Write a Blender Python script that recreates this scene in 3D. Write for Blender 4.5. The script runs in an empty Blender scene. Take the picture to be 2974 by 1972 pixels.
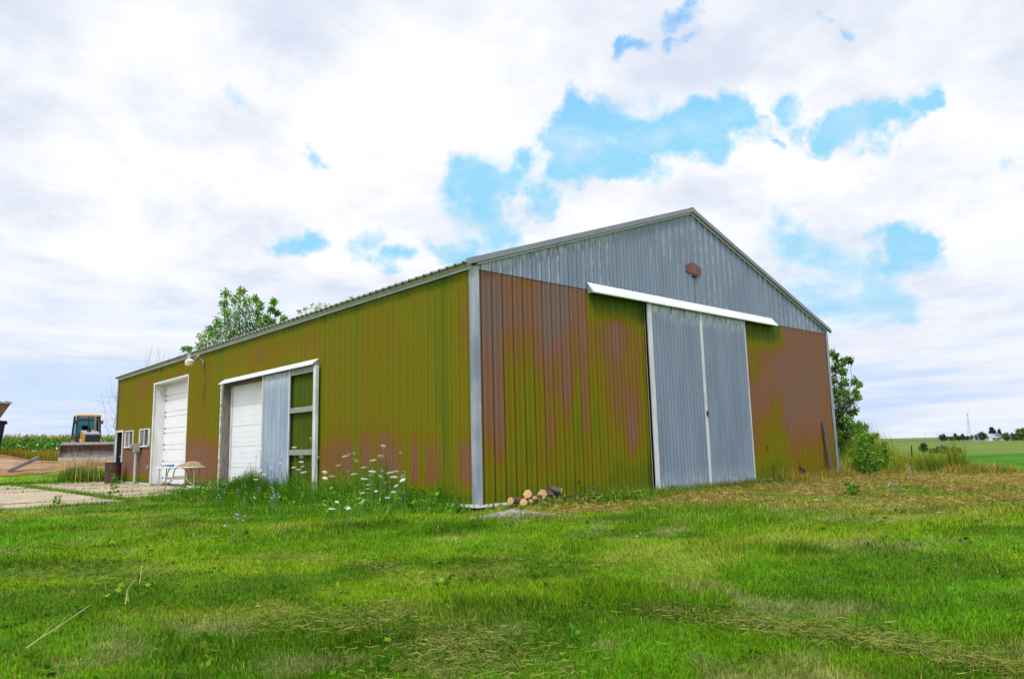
import bpy, math, random
import numpy as np
from mathutils import Vector, Matrix
random.seed(7); RS = np.random.RandomState(11)
sc = bpy.context.scene; col = sc.collection

# ------------------------------------------------------------------ camera
CAM = np.array([-7.653, -9.4499, 0.9258]); YAW, PIT, ROL, FPX = 0.7324, 0.1481, -0.0245, 2102.26
_c, _s = math.cos(YAW), math.sin(YAW)
FW = np.array([_s*math.cos(PIT), _c*math.cos(PIT), math.sin(PIT)])
_r = np.array([_c, -_s, 0.0]); _u = np.cross(_r, FW)
RT = math.cos(ROL)*_r + math.sin(ROL)*_u; UP = -math.sin(ROL)*_r + math.cos(ROL)*_u
def ray(sx, sy): return FW + RT*(sx-1487)/FPX - UP*(sy-986)/FPX          # photo pixel -> direction
def onX(sx, sy, X): d = ray(sx, sy); return CAM + d*((X-CAM[0])/d[0])
def onY(sx, sy, Y): d = ray(sx, sy); return CAM + d*((Y-CAM[1])/d[1])
def deep(sx, sy, D): return CAM + ray(sx, sy)*D                            # point at depth D
cd = bpy.data.cameras.new('camera'); cam = bpy.data.objects.new('camera', cd); col.objects.link(cam)
cd.sensor_width = 36; cd.lens = 36*FPX/2974; cd.clip_start = .05; cd.clip_end = 12000
cam.matrix_world = Matrix([[RT[i], UP[i], -FW[i], CAM[i]] for i in range(3)] + [[0, 0, 0, 1]])
sc.camera = cam

# ------------------------------------------------------------------ light, sky, exposure
sc.view_settings.view_transform = 'Standard'; sc.view_settings.look = 'None'
sc.view_settings.exposure = 0.0; sc.view_settings.gamma = 1
SUN_EL, SUN_AZ = math.radians(52), math.radians(236)       # azimuth clockwise from +Y: behind the camera, to its left
SDIR = Vector((math.sin(SUN_AZ)*math.cos(SUN_EL), math.cos(SUN_AZ)*math.cos(SUN_EL), math.sin(SUN_EL)))
sl = bpy.data.lights.new('sun', 'SUN'); sl.energy = 2.1; sl.angle = math.radians(9); sl.color = (1, .96, .9)
so = bpy.data.objects.new('sun', sl); col.objects.link(so); so.rotation_euler = SDIR.to_track_quat('Z', 'Y').to_euler()

class NT:
    def __init__(s, t): s.t = t; s.n = t.nodes; s.l = t.links
    def N(s, typ, **kw):
        n = s.n.new(typ)
        for k, v in kw.items():
            if k.startswith('i_'): n.inputs[int(k[2:]) if k[2:].isdigit() else k[2:].replace('_', ' ')].default_value = v
            else: setattr(n, k, v)
        return n
    def L(s, a, b): s.l.new(a, b)
    def put(s, inp, v):
        if isinstance(v, bpy.types.NodeSocket): s.l.new(v, inp)
        elif isinstance(v, (tuple, list)) and len(v) == 3 and inp.type == 'RGBA': inp.default_value = (*v, 1)
        else: inp.default_value = v
    def math(s, op, a, b=0.0, clamp=False):
        n = s.n.new('ShaderNodeMath'); n.operation = op; n.use_clamp = clamp
        s.put(n.inputs[0], a); s.put(n.inputs[1], b); return n.outputs[0]
    def vmath(s, op, a, b=(0, 0, 0)):
        n = s.n.new('ShaderNodeVectorMath'); n.operation = op; s.put(n.inputs[0], a); s.put(n.inputs[1], b)
        return n.outputs['Value'] if op in ('DISTANCE', 'DOT_PRODUCT', 'LENGTH') else n.outputs[0]
    def step(s, v, a, b, lo=0.0, hi=1.0):
        n = s.n.new('ShaderNodeMapRange'); n.interpolation_type = 'SMOOTHSTEP'; s.put(n.inputs[0], v)
        n.inputs[1].default_value = a; n.inputs[2].default_value = b; n.inputs[3].default_value = lo; n.inputs[4].default_value = hi
        return n.outputs[0]
    def mix(s, f, a, b):
        n = s.n.new('ShaderNodeMix'); n.data_type = 'RGBA'; s.put(n.inputs[0], f); s.put(n.inputs[6], a); s.put(n.inputs[7], b); return n.outputs[2]
    def noise(s, vec, scale, detail=4, rough=.55, dist=0.0):
        n = s.n.new('ShaderNodeTexNoise'); n.inputs['Scale'].default_value = scale; n.inputs['Detail'].default_value = detail
        n.inputs['Roughness'].default_value = rough; n.inputs['Distortion'].default_value = dist
        if vec is not None: s.l.new(vec, n.inputs['Vector'])
        return n.outputs[0]
    def ramp(s, f, stops):
        n = s.n.new('ShaderNodeValToRGB'); e = n.color_ramp.elements
        while len(e) < len(stops): e.new(.5)
        for k, (p, c) in zip(e, stops): k.position = p; k.color = (*c, 1)
        s.l.new(f, n.inputs[0]); return n.outputs[0]

def build_world():
    w = bpy.data.worlds.new('World'); sc.world = w; w.use_nodes = True
    T = NT(w.node_tree); T.n.clear()
    out = T.N('ShaderNodeOutputWorld'); bg = T.N('ShaderNodeBackground'); T.L(bg.outputs[0], out.inputs[0])
    bg.inputs[1].default_value = 0.1
    sky = T.N('ShaderNodeTexSky', sky_type='NISHITA'); sky.sun_disc = False
    sky.sun_elevation = SUN_EL; sky.sun_rotation = SUN_AZ
    tc = T.N('ShaderNodeTexCoord'); D = tc.outputs['Generated']
    sep = T.N('ShaderNodeSeparateXYZ'); T.L(D, sep.inputs[0]); Z = sep.outputs[2]
    # clouds live on a flat layer overhead, so they shrink and flatten towards the horizon
    zc = T.math('ADD', T.math('MAXIMUM', Z, 0.0), .22)
    comb = T.N('ShaderNodeCombineXYZ'); T.L(T.math('DIVIDE', sep.outputs[0], zc), comb.inputs[0]); T.L(T.math('DIVIDE', sep.outputs[1], zc), comb.inputs[1])
    P = comb.outputs[0]
    fine = T.noise(P, 3.4, 9, .62, .25); broad = T.noise(P, .95, 5, .5, .3)
    # openings in the cloud: directions of the sky and angular size
    R = lambda x, y, r, k=1.0: (1487+.6288*x, .6288*y, .6288*r, k)
    Lh = lambda x, y, r, k=1.0: (.6288*x, .6288*y, .6288*r, k)
    holes = [R(380, 650, 130), R(560, 640, 140), R(760, 610, 150), R(950, 600, 140), R(330, 780, 140), R(190, 850, 120), R(60, 930, 110, .9),
             R(430, 790, 90), R(30, 1070, 110, .85), R(850, 30, 100, .9), R(830, 195, 60, .9), R(670, 215, 60, .9), R(1560, 110, 80, .8), R(1420, 45, 60, .7),
             R(1740, 410, 130), R(1620, 520, 120), R(1500, 570, 100, .8), R(1840, 400, 80), R(1280, 510, 90, .85), R(1370, 620, 80, .8), R(600, 500, 130, .7), R(860, 640, 130), R(480, 700, 120), R(240, 900, 110), R(1130, 610, 80, .7),
             R(1790, 1060, 120), R(1770, 1150, 100, .9), R(1850, 1200, 120, .8), R(1230, 1250, 180, .75), R(1450, 1310, 220, .75), R(1700, 1300, 170, .75),
             R(1190, 700, 40, .8), R(2320, 860, 60, .45),
             Lh(1400, 1150, 110, .9), Lh(1850, 1190, 90, .8), Lh(2250, 1070, 190, .9), Lh(2100, 1080, 110, .7), Lh(1120, 555, 80, .45), Lh(800, 940, 50, .5),
             Lh(160, 220, 110, .45), Lh(1360, 790, 40, .5), Lh(2150, 900, 100, .6), Lh(1720, 1060, 100, .6)]
    # and a few more round the rest of the sky
    rr = random.Random(5)
    # ragged edges: the openings are looked up along a direction stirred by 3-D noise
    def stir(vec, sc_n, amp, det):
        n = T.n.new('ShaderNodeTexNoise'); n.inputs['Scale'].default_value = sc_n; n.inputs['Detail'].default_value = det; n.inputs['Roughness'].default_value = .6; T.L(D, n.inputs['Vector'])
        o = T.vmath('MULTIPLY', T.vmath('SUBTRACT', n.outputs['Color'], (.5, .5, .5)), (amp, amp, amp)); return T.vmath('ADD', vec, o)
    DW = stir(stir(D, 5.5, .20, 2), 17, .10, 6)
    acc = None
    dirs = []
    for x, y, r, k in holes:
        d = Vector(ray(x, y)).normalized(); dirs.append((d, r*1.25/FPX/max(1, (Vector(ray(x, y)).length)), k))
    for i in range(9):
        az = rr.uniform(1.9, 5.6); el = rr.uniform(.2, 1.2)
        dirs.append((Vector((math.sin(az)*math.cos(el), math.cos(az)*math.cos(el), math.sin(el))), rr.uniform(.08, .2), .9))
    for d, r, k in dirs:
        v = T.step(T.vmath('DISTANCE', DW, tuple(d)), r*1.55, r*.12, 0, k)
        acc = v if acc is None else T.math('MAXIMUM', acc, v)
    # cloud body: white with soft grey-blue undersides
    # cloud body: billows lit from above and behind, grey-blue on their lower far sides
    def dens(vec): return T.math('ADD', T.math('MULTIPLY', T.noise(vec, 1.15, 6, .55, .35), .62), T.math('MULTIPLY', T.noise(vec, 3.1, 7, .62, .2), .38))
    d0 = dens(P); d1 = dens(T.vmath('ADD', P, (-.20, -.16, 0)))
    rel = T.math('SUBTRACT', d0, d1)
    g = T.math('ADD', T.math('MULTIPLY', rel, 2.6), T.math('MULTIPLY', T.math('SUBTRACT', broad, .5), 1.5))
    shade = T.step(g, -.30, .38)
    val = T.math('ADD', acc, T.math('MULTIPLY', T.math('SUBTRACT', .5, d0), 2.4)); val = T.math('ADD', val, T.math('MULTIPLY', T.math('SUBTRACT', fine, .5), .9))
    blue = T.math('MULTIPLY', T.step(val, .30, .86), T.step(T.noise(P, 6.5, 8, .6, .4), .72, .46, .68, 1.0))
    cl = T.mix(shade, (10.2, 10.2, 10.4), (7.0, 7.75, 9.2))
    skyc = T.N('ShaderNodeVectorMath', operation='MULTIPLY'); T.L(sky.outputs[0], skyc.inputs[0]); skyc.inputs[1].default_value = SKY_GAIN
    skyb = T.vmath('MINIMUM', skyc.outputs[0], (3.3, 7.2, 9.8))
    body = T.mix(blue, cl, skyb)
    # low sky: paler, streaky
    st = T.N('ShaderNodeMapping'); T.L(D, st.inputs[0]); st.inputs['Scale'].default_value = (1.6, 1.6, 16)
    streak = T.step(T.noise(st.outputs[0], 2.2, 6, .55), .40, .64)
    low = T.mix(streak, (5.5, 7.3, 10.0), (8.7, 9.05, 9.9))
    lowf = T.step(Z, .26, .03, 0, .9)
    full = T.mix(lowf, body, low)
    # thin cloud glows towards the sun, behind the camera
    sd = T.vmath('DOT_PRODUCT', D, tuple(SDIR)); glow = T.step(sd, .1, .95, 1.0, GLOW)
    sc_ = T.N('ShaderNodeVectorMath', operation='SCALE'); T.L(full, sc_.inputs[0]); T.L(glow, sc_.inputs['Scale'])
    T.L(sc_.outputs[0], bg.inputs[0])
SKY_GAIN = (2.3, 3.25, 3.45); GLOW = 1.75
build_world()

# ------------------------------------------------------------------ helpers
def sstep(a, b, v):
    t = np.clip((np.asarray(v, float)-a)/(b-a), 0, 1); return t*t*(3-2*t)
_perm = np.random.RandomState(3).rand(256, 256)
def vnoise(x, y):
    x = np.asarray(x, float); y = np.asarray(y, float); xi = np.floor(x).astype(int); yi = np.floor(y).astype(int)
    fx = x-xi; fy = y-yi; fx = fx*fx*(3-2*fx); fy = fy*fy*(3-2*fy)
    g = lambda a, b: _perm[a % 256, b % 256]
    return (g(xi, yi)*(1-fx)+g(xi+1, yi)*fx)*(1-fy)+(g(xi, yi+1)*(1-fx)+g(xi+1, yi+1)*fx)*fy
def fbm(x, y, o=4, s=1.0):
    t = 0; a = .5; n = 0
    for i in range(o): t = t+a*vnoise(x*s+17.3*i, y*s+9.1*i); n += a; a *= .5; s *= 2.03
    return t/n

class MB:
    """collects shapes into one mesh"""
    def __init__(s): s.v = []; s.f = []; s.m = []; s.mi = 0
    def add(s, vs, fs):
        o = len(s.v); s.v += [tuple(map(float, p)) for p in vs]; s.f += [tuple(o+i for i in f) for f in fs]; s.m += [s.mi]*len(fs); return s
    def hexa(s, p): return s.add(p, [(0, 3, 2, 1), (4, 5, 6, 7), (0, 1, 5, 4), (1, 2, 6, 5), (2, 3, 7, 6), (3, 0, 4, 7)])
    def box(s, a, b):
        (x0, y0, z0), (x1, y1, z1) = a, b
        return s.hexa([(x0, y0, z0), (x1, y0, z0), (x1, y1, z0), (x0, y1, z0), (x0, y0, z1), (x1, y0, z1), (x1, y1, z1), (x0, y1, z1)])
    def prism(s, outline, vec):
        """closed outline of 3-D points extruded along vec"""
        n = len(outline); q = [tuple(np.add(p, vec)) for p in outline]
        return s.add(list(outline)+q, [tuple(range(n-1, -1, -1)), tuple(range(n, 2*n))]+[(i, (i+1) % n, n+(i+1) % n, n+i) for i in range(n)])
    def bar(s, p, q, w, h, up=(0, 0, 1)):
        p = Vector(p); q = Vector(q); d = (q-p).normalized(); u = Vector(up)
        if abs(d.dot(u)) > .95: u = Vector((1, 0, 0))
        a = d.cross(u).normalized()*w/2; b = a.cross(d).normalized()*h/2
        return s.hexa([p-a-b, p+a-b, p+a+b, p-a+b, q-a-b, q+a-b, q+a+b, q-a+b])
    def tube(s, path, r, seg=8, cap=True):
        path = [Vector(p) for p in path]; n = len(path); rs = r if isinstance(r, (list, tuple)) else [r]*n; o = len(s.v); ref = None
        for i, p in enumerate(path):
            d = (path[min(i+1, n-1)]-path[max(i-1, 0)]).normalized()
            if ref is None: ref = Vector((0, 0, 1)) if abs(d.z) < .9 else Vector((1, 0, 0))
            a = d.cross(ref).normalized(); b = a.cross(d); ref = b
            for k in range(seg):
                t = 2*math.pi*k/seg; s.v.append(tuple(p+(a*math.cos(t)+b*math.sin(t))*rs[i]))
        fs = [(o+i*seg+k, o+i*seg+(k+1) % seg, o+(i+1)*seg+(k+1) % seg, o+(i+1)*seg+k) for i in range(n-1) for k in range(seg)]
        if cap: fs += [tuple(o+k for k in range(seg-1, -1, -1)), tuple(o+(n-1)*seg+k for k in range(seg))]
        s.f += fs; s.m += [s.mi]*len(fs); return s
    def lathe(s, prof, c=(0, 0, 0), seg=24):
        o = len(s.v)
        for r, z in prof:
            for k in range(seg): t = 2*math.pi*k/seg; s.v.append((c[0]+r*math.cos(t), c[1]+r*math.sin(t), c[2]+z))
        n = len(prof); fs = [(o+i*seg+k, o+i*seg+(k+1) % seg, o+(i+1)*seg+(k+1) % seg, o+(i+1)*seg+k) for i in range(n-1) for k in range(seg)]
        if prof[0][0] > 1e-4: fs.append(tuple(o+k for k in range(seg-1, -1, -1)))
        if prof[-1][0] > 1e-4: fs.append(tuple(o+(n-1)*seg+k for k in range(seg)))
        s.f += fs; s.m += [s.mi]*len(fs); return s
    def build(s, name, mat, parent=None, smooth=False, bevel=0.0):
        me = bpy.data.meshes.new(name); me.from_pydata(s.v, [], s.f); me.update()
        for m in (mat if isinstance(mat, (list, tuple)) else [mat]): me.materials.append(m)
        if isinstance(mat, (list, tuple)): me.polygons.foreach_set('material_index', s.m)
        if smooth:
            me.polygons.foreach_set('use_smooth', [True]*len(me.polygons))
            me.set_sharp_from_angle(angle=math.radians(40))
        o = bpy.data.objects.new(name, me); col.objects.link(o)
        if parent is not None: o.parent = parent
        if bevel:
            b = o.modifiers.new('bevel', 'BEVEL'); b.width = bevel; b.segments = 2; b.limit_method = 'ANGLE'
        return o
def np_mesh(name, V, quads=None, tris=None, mat=None, attr=None, parent=None, smooth=False):
    """fast mesh from numpy arrays; attr = {name: (n,4) colours or (n,) floats per point}"""
    me = bpy.data.meshes.new(name); V = np.asarray(V, np.float32); me.vertices.add(len(V)); me.vertices.foreach_set('co', V.ravel())
    parts = [q for q in (quads, tris) if q is not None and len(q)]
    li = np.concatenate([q.ravel() for q in parts]).astype(np.int32)
    tot = np.concatenate([np.full(len(q), q.shape[1]) for q in parts]).astype(np.int32)
    st = np.concatenate([[0], np.cumsum(tot)[:-1]]).astype(np.int32)
    me.loops.add(len(li)); me.loops.foreach_set('vertex_index', li)
    me.polygons.add(len(tot)); me.polygons.foreach_set('loop_start', st); me.polygons.foreach_set('loop_total', tot)
    me.update(calc_edges=True); me.validate()
    for k, a in (attr or {}).items():
        a = np.asarray(a, np.float32)
        if a.ndim == 1: t = me.attributes.new(k, 'FLOAT', 'POINT'); t.data.foreach_set('value', a)
        else:
            t = me.color_attributes.new(k, 'FLOAT_COLOR', 'POINT')
            if a.shape[1] == 3: a = np.concatenate([a, np.ones((len(a), 1), np.float32)], 1)
            t.data.foreach_set('color', a.ravel())
    if smooth: me.polygons.foreach_set('use_smooth', np.ones(len(tot), bool))
    if mat: me.materials.append(mat)
    o = bpy.data.objects.new(name, me); col.objects.link(o)
    if parent is not None: o.parent = parent
    return o
def empty(name, loc=(0, 0, 0), rz=0.0):
    o = bpy.data.objects.new(name, None); col.objects.link(o); o.location = loc; o.rotation_euler = (0, 0, rz); o.empty_display_size = .2; return o
def tag(o, label, cat, group=None):
    o['label'] = label; o['category'] = cat
    if group: o['group'] = group
    return o
def kind(o, k, label=None):
    o['kind'] = k
    if label: o['label'] = label
    return o
def copy_tree(o, parent=None):
    c = o.copy(); col.objects.link(c)
    if parent is not None: c.parent = parent; c.matrix_parent_inverse = o.matrix_parent_inverse.copy()
    for ch in list(o.children): copy_tree(ch, c)
    return c

def pm(name, c1, c2=None, scale=6.0, rough=.6, metal=0.0, bump=0.0, stretch=(1, 1, 1), lo=.35, hi=.68, spec=.5, detail=6, bscale=None):
    """painted / weathered surface: two tones by object-space noise"""
    m = bpy.data.materials.new(name); m.use_nodes = True; T = NT(m.node_tree); b = T.n['Principled BSDF']
    b.inputs['Roughness'].default_value = rough; b.inputs['Metallic'].default_value = metal; b.inputs['Specular IOR Level'].default_value = spec
    tc = T.N('ShaderNodeTexCoord'); mp = T.N('ShaderNodeMapping'); T.L(tc.outputs['Object'], mp.inputs[0]); mp.inputs['Scale'].default_value = stretch
    nz = T.noise(mp.outputs[0], scale, detail)
    if c2 is None: c2 = tuple(x*.82 for x in c1)
    T.L(T.mix(T.step(nz, lo, hi), tuple(c1), tuple(c2)), b.inputs['Base Color'])
    if bump:
        bn = T.N('ShaderNodeBump'); bn.inputs['Strength'].default_value = bump; bn.inputs['Distance'].default_value = .02
        T.L(T.noise(mp.outputs[0], bscale or scale*4, 4), bn.inputs['Height']); T.L(bn.outputs[0], b.inputs['Normal'])
    return m
def leafmat(name, attr='tint', trans=.35, rough=.6, jitter=.35):
    """foliage: per-leaf colour attribute, a little random per leaf, light through the blade"""
    m = bpy.data.materials.new(name); m.use_nodes = True; T = NT(m.node_tree); b = T.n['Principled BSDF']; o = T.n['Material Output']
    a = T.N('ShaderNodeAttribute', attribute_name=attr); g = T.N('ShaderNodeNewGeometry')
    h = T.N('ShaderNodeHueSaturation'); T.L(a.outputs['Color'], h.inputs['Color'])
    T.L(T.step(g.outputs['Random Per Island'], 0, 1, 1-jitter, 1+jitter), h.inputs['Value'])
    T.L(h.outputs[0], b.inputs['Base Color']); b.inputs['Roughness'].default_value = rough; b.inputs['Specular IOR Level'].default_value = .1
    tr = T.N('ShaderNodeBsdfTranslucent'); T.L(h.outputs[0], tr.inputs[0])
    mx = T.N('ShaderNodeMixShader'); mx.inputs[0].default_value = trans; T.L(b.outputs[0], mx.inputs[1]); T.L(tr.outputs[0], mx.inputs[2]); T.L(mx.outputs[0], o.inputs[0])
    return m

# ------------------------------------------------------------------ terrain
def terr(x, y):
    x = np.asarray(x, float); y = np.asarray(y, float); d = np.hypot(x-CAM[0], y-CAM[1])
    z = -.40+.32*sstep(2.5, 11, d)
    wr = sstep(9, 17, x)
    z = z+wr*np.interp(d, [0, 19, 30, 45, 70, 85, 150, 300, 600, 1500, 5000], [0, 0, -.05, -.18, -.42, -.75, -1.15, -1.95, -3.5, -2.5, .3])
    z = z+.87*sstep(24.3, 32, y)*(1-wr)
    pad = sstep(-.6, .4, y-8.2)*sstep(25.5, 24, y)*sstep(.6, -.2, x)*sstep(-13, -11, x); z = z*(1-pad)-.05*pad
    z = z+.085*np.exp(-(((x-1.2)/1.1)**2+((y+.5)/.55)**2))
    near = sstep(60, 12, d)*(1-pad)
    z = z+near*(.07*(fbm(x, y, 3, .45)-.5)+.03*(fbm(x+40, y, 2, 1.9)-.5))
    z = z-.06*np.exp(-(((x+.2)/.6)**2+((y+.1)/.5)**2))
    # hump of earth beside the skip
    z = z+.42*np.exp(-(((x+2.7)/1.3)**2+((y-34.0)/1.5)**2))
    return z
def at(sx, sy, dz=0.0):
    """where the sight line of a photo pixel meets the ground"""
    d = ray(sx, sy); t = 2.0; prev = t
    while t < 4000:
        p = CAM+d*t
        if p[2] < terr(p[0], p[1])+dz: break
        prev = t; t *= 1.01
    a, b = prev, t
    for _ in range(24):
        m = (a+b)/2; p = CAM+d*m
        if p[2] < terr(p[0], p[1])+dz: b = m
        else: a = m
    return CAM+d*b

LUSH = np.array([.10, .255, .003]); MID = np.array([.165, .285, .004]); PALE = np.array([.30, .345, .04]); DARK = np.array([.06, .155, .003])
STRAW = np.array([.34, .27, .09]); DRY = np.array([.33, .215, .045]); THATCH = np.array([.26, .265, .09])
def lerp(a, b, t): return a+(b-a)*np.asarray(t)[..., None]
def dryness(x, y):
    n = fbm(x, y, 4, .8); n2 = fbm(x+31, y-12, 4, .35)
    g = np.exp(-((y+1.55+.12*np.clip(x, 0, 9))/.8)**2)*sstep(-1.2, .6, x)*sstep(.36, .56, n)          # band along the gable
    r = sstep(-.5, 5.0, x+.3*y)*sstep(-8.2, -5.4, y)*sstep(.22, .48, .5*n+.5*n2)*1.0*sstep(1, -1, y)
    e = np.exp(-((y+.35+np.clip(x-12.6, 0, 9)*.84)/.75)**2)*sstep(9.0, 10.5, x)*.95*sstep(17.5, 15.5, x)
    l = sstep(.66, .74, fbm(x+9, y+77, 3, .6))*.5*sstep(2, 6, y)
    mot = sstep(.30, .56, .6*fbm(x+4, y-3, 4, 2.6)+.4*fbm(x-8, y+6, 3, .9))
    return np.clip(np.maximum.reduce([g*(.35+.65*mot), r*(.42+.58*mot), e*(.3+.6*mot), l]), 0, 1)
def lawn_color(x, y):
    a = fbm(x, y, 4, .5); b = fbm(x+50, y+20, 4, 1.3); c = fbm(x-20, y+70, 3, .28); e = fbm(x+5, y-8, 3, 3.1)
    w = (x*.743-y*.669, x*.669+y*.743)                                     # mowing lanes run across the view
    m = fbm(w[0]*.35+8, w[1]*1.1, 4)
    k = lerp(np.broadcast_to(LUSH, x.shape+(3,)), MID, sstep(.38, .62, .6*a+.4*m))
    k = lerp(k, DARK, sstep(.50, .64, .55*fbm(x+13, y+3, 4, .8)+.45*fbm(w[0]*.5, w[1]*1.5+40, 3))*.85)
    k = lerp(k, PALE, sstep(.54, .68, .45*b+.55*m)*.6)
    k = lerp(k, THATCH, sstep(.56, .68, .4*e+.3*b+.3*fbm(w[0]*.4+60, w[1]*1.3, 4))*.6)
    k = k*(.60+.52*fbm(x+2, y+9, 4, 3.2)+.46*fbm(x-7, y+3, 3, 9.0))[..., None]
    dr = dryness(x, y)
    k = lerp(k, lerp(np.broadcast_to(DRY, x.shape+(3,)), STRAW, sstep(.4, .6, e)), dr*.85)
    return k

m_ground = bpy.data.materials.new('ground_soil'); m_ground.use_nodes = True
T = NT(m_ground.node_tree); b = T.n['Principled BSDF']; b.inputs['Roughness'].default_value = .95; b.inputs['Specular IOR Level'].default_value = .1
a = T.N('ShaderNodeAttribute', attribute_name='tint'); tc = T.N('ShaderNodeTexCoord')
nz = T.noise(tc.outputs['Object'], 28, 6, .7); mul = T.N('ShaderNodeVectorMath', operation='SCALE'); T.L(a.outputs['Color'], mul.inputs[0]); T.L(T.step(nz, .3, .7, .6, 1.25), mul.inputs['Scale'])
T.L(mul.outputs[0], b.inputs['Base Color']); bn = T.N('ShaderNodeBump'); bn.inputs['Strength'].default_value = .7; bn.inputs['Distance'].default_value = .03
T.L(nz, bn.inputs['Height']); T.L(bn.outputs[0], b.inputs['Normal'])

def axis(lo, hi, s, far, g):
    c = list(np.arange(lo, hi+1e-6, s)); st = s; v = hi
    while v < far: st *= g; v += st; c.append(v)
    st = s; v = lo
    while v > -far: st *= g; v -= st; c.insert(0, v)
    return np.array(c)
def sheet(name, xs, ys, mat, color=None, dz=0.0, keep=None):
    X, Y = np.meshgrid(xs, ys, indexing='ij'); Zz = terr(X, Y)+(dz(X, Y) if callable(dz) else dz); nx, ny = X.shape
    V = np.stack([X, Y, Zz], -1).reshape(-1, 3); i = np.arange(nx*ny).reshape(nx, ny)
    q = np.stack([i[:-1, :-1], i[1:, :-1], i[1:, 1:], i[:-1, 1:]], -1).reshape(-1, 4)
    if keep is not None:
        c = V[q].mean(1); q = q[keep(c[:, 0], c[:, 1])]
    u, inv = np.unique(q, return_inverse=True); V = V[u]; q = inv.reshape(q.shape)
    at_ = {'tint': color(V[:, 0], V[:, 1])} if color else None
    return np_mesh(name, V, quads=q, mat=mat, attr=at_, smooth=True)
def ground_color(x, y):
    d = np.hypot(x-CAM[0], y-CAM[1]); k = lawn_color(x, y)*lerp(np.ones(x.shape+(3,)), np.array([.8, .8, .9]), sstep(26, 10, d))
    n = fbm(x, y, 4, .02); n3 = fbm(x, y, 3, .004)
    field = lerp(np.broadcast_to(np.array([.11, .185, .022]), x.shape+(3,)), np.array([.145, .20, .035]), sstep(.4, .6, n))
    far = lerp(np.broadcast_to(np.array([.24, .22, .05]), x.shape+(3,)), np.array([.10, .16, .05]), sstep(.42, .55, n3))
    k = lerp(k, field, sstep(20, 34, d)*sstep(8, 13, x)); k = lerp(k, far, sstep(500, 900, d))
    return k
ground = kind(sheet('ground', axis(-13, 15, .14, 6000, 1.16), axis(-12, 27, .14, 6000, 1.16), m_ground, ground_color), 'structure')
# bare earth behind the pad
def dirt_color(x, y):
    n = fbm(x, y, 5, .9); k = lerp(np.broadcast_to(np.array([.36, .21, .11]), x.shape+(3,)), np.array([.20, .105, .055]), sstep(.45, .66, n))
    return lerp(k, np.array([.46, .30, .18]), sstep(.5, .65, fbm(x+7, y+8, 3, .5))*.7)
kind(sheet('dirt_track', np.arange(-22, 9, .22), np.arange(25.5, 38, .22), m_ground, dirt_color, .02,
     lambda x, y: (y > 27.0+.55*np.clip(x+5, 0, 9)*.5+1.2*(fbm(x, y, 3, .5)-.5)) & (y < 36.8+.9*(fbm(x+3, y, 3, .4)-.5))), 'structure')
# crop field to the right of the barn
crop_c = lambda x, y: lerp(np.broadcast_to(np.array([.035, .155, .004]), x.shape+(3,)), np.array([.065, .20, .006]), sstep(.4, .6, fbm(x, y, 4, .3)))
def crop_keep(x, y):
    d = np.hypot(x-CAM[0], y-CAM[1]); az = np.arctan2(x-CAM[0], y-CAM[1])
    return (d > 21+np.clip((1.2-az)*16, 0, 14)) & (d < np.clip(49+(az-1.268)*230, 40, 74)) & (az < 2.2) & (x > 13.5)
kind(sheet('crop_field', np.arange(13, 86, .6), np.arange(-60, 60, .6), m_ground, crop_c, lambda x, y: .015+.08*sstep(24, 42, np.hypot(x-CAM[0], y-CAM[1])), crop_keep), 'structure')

# ------------------------------------------------------------------ barn
W, L, H, HP = 13.18, 22.88, 4.0, 6.24
def galv(name, c1=(.165, .205, .275), c2=(.20, .245, .32), c3=(.30, .345, .41), rough=.5, metal=.0):
    """galvanised sheet: spangle, vertical oxide streaks"""
    m = bpy.data.materials.new(name); m.use_nodes = True; T = NT(m.node_tree); b = T.n['Principled BSDF']
    b.inputs['Roughness'].default_value = rough; b.inputs['Metallic'].default_value = metal; b.inputs['Specular IOR Level'].default_value = .3
    tc = T.N('ShaderNodeTexCoord'); mp = T.N('ShaderNodeMapping'); T.L(tc.outputs['Object'], mp.inputs[0]); mp.inputs['Scale'].default_value = (2.2, 2.2, .6)
    k = T.mix(T.step(T.noise(mp.outputs[0], 1.0, 6), .35, .65), c1, c2)
    mp2 = T.N('ShaderNodeMapping'); T.L(tc.outputs['Object'], mp2.inputs[0]); mp2.inputs['Scale'].default_value = (9, 9, 2.2)
    k = T.mix(T.step(T.noise(mp2.outputs[0], 1.6, 5, .7), .62, .76, 0, .7), k, c3)
    a = T.N('ShaderNodeAttribute', attribute_name='oxide'); k = T.mix(T.math('MULTIPLY', a.outputs['Fac'], T.step(T.noise(mp2.outputs[0], 2.2, 4, .6), .38, .6)), k, (.58, .61, .62))
    se = T.N('ShaderNodeAttribute', attribute_name='seam_shade'); k = T.mix(T.math('MULTIPLY', se.outputs['Fac'], .8), k, (.055, .065, .085))  # rib shading put into the sheet colour as a dark line
    r = T.N('ShaderNodeAttribute', attribute_name='rust'); k = T.mix(r.outputs['Fac'], k, (.17, .07, .05))
    T.L(k, b.inputs['Base Color'])
    bn = T.N('ShaderNodeBump'); bn.inputs['Strength'].default_value = .08; T.L(T.noise(tc.outputs['Object'], 30, 3), bn.inputs['Height']); T.L(bn.outputs[0], b.inputs['Normal'])
    return m
M_GALV = galv('galvanised_sheet'); M_TRIM = galv('galvanised_trim', (.19, .22, .265), (.29, .325, .38), (.5, .53, .56)); M_RAKE = galv('rake_metal', (.165, .18, .205), (.19, .205, .23), (.23, .25, .27))
M_WHITE = pm('white_metal', (.78, .79, .82), (.70, .71, .74), 3, .4); M_WPAINT = pm('white_paint', (.68, .68, .68), (.56, .55, .52), 5, .55, stretch=(1, 1, .3))
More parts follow.
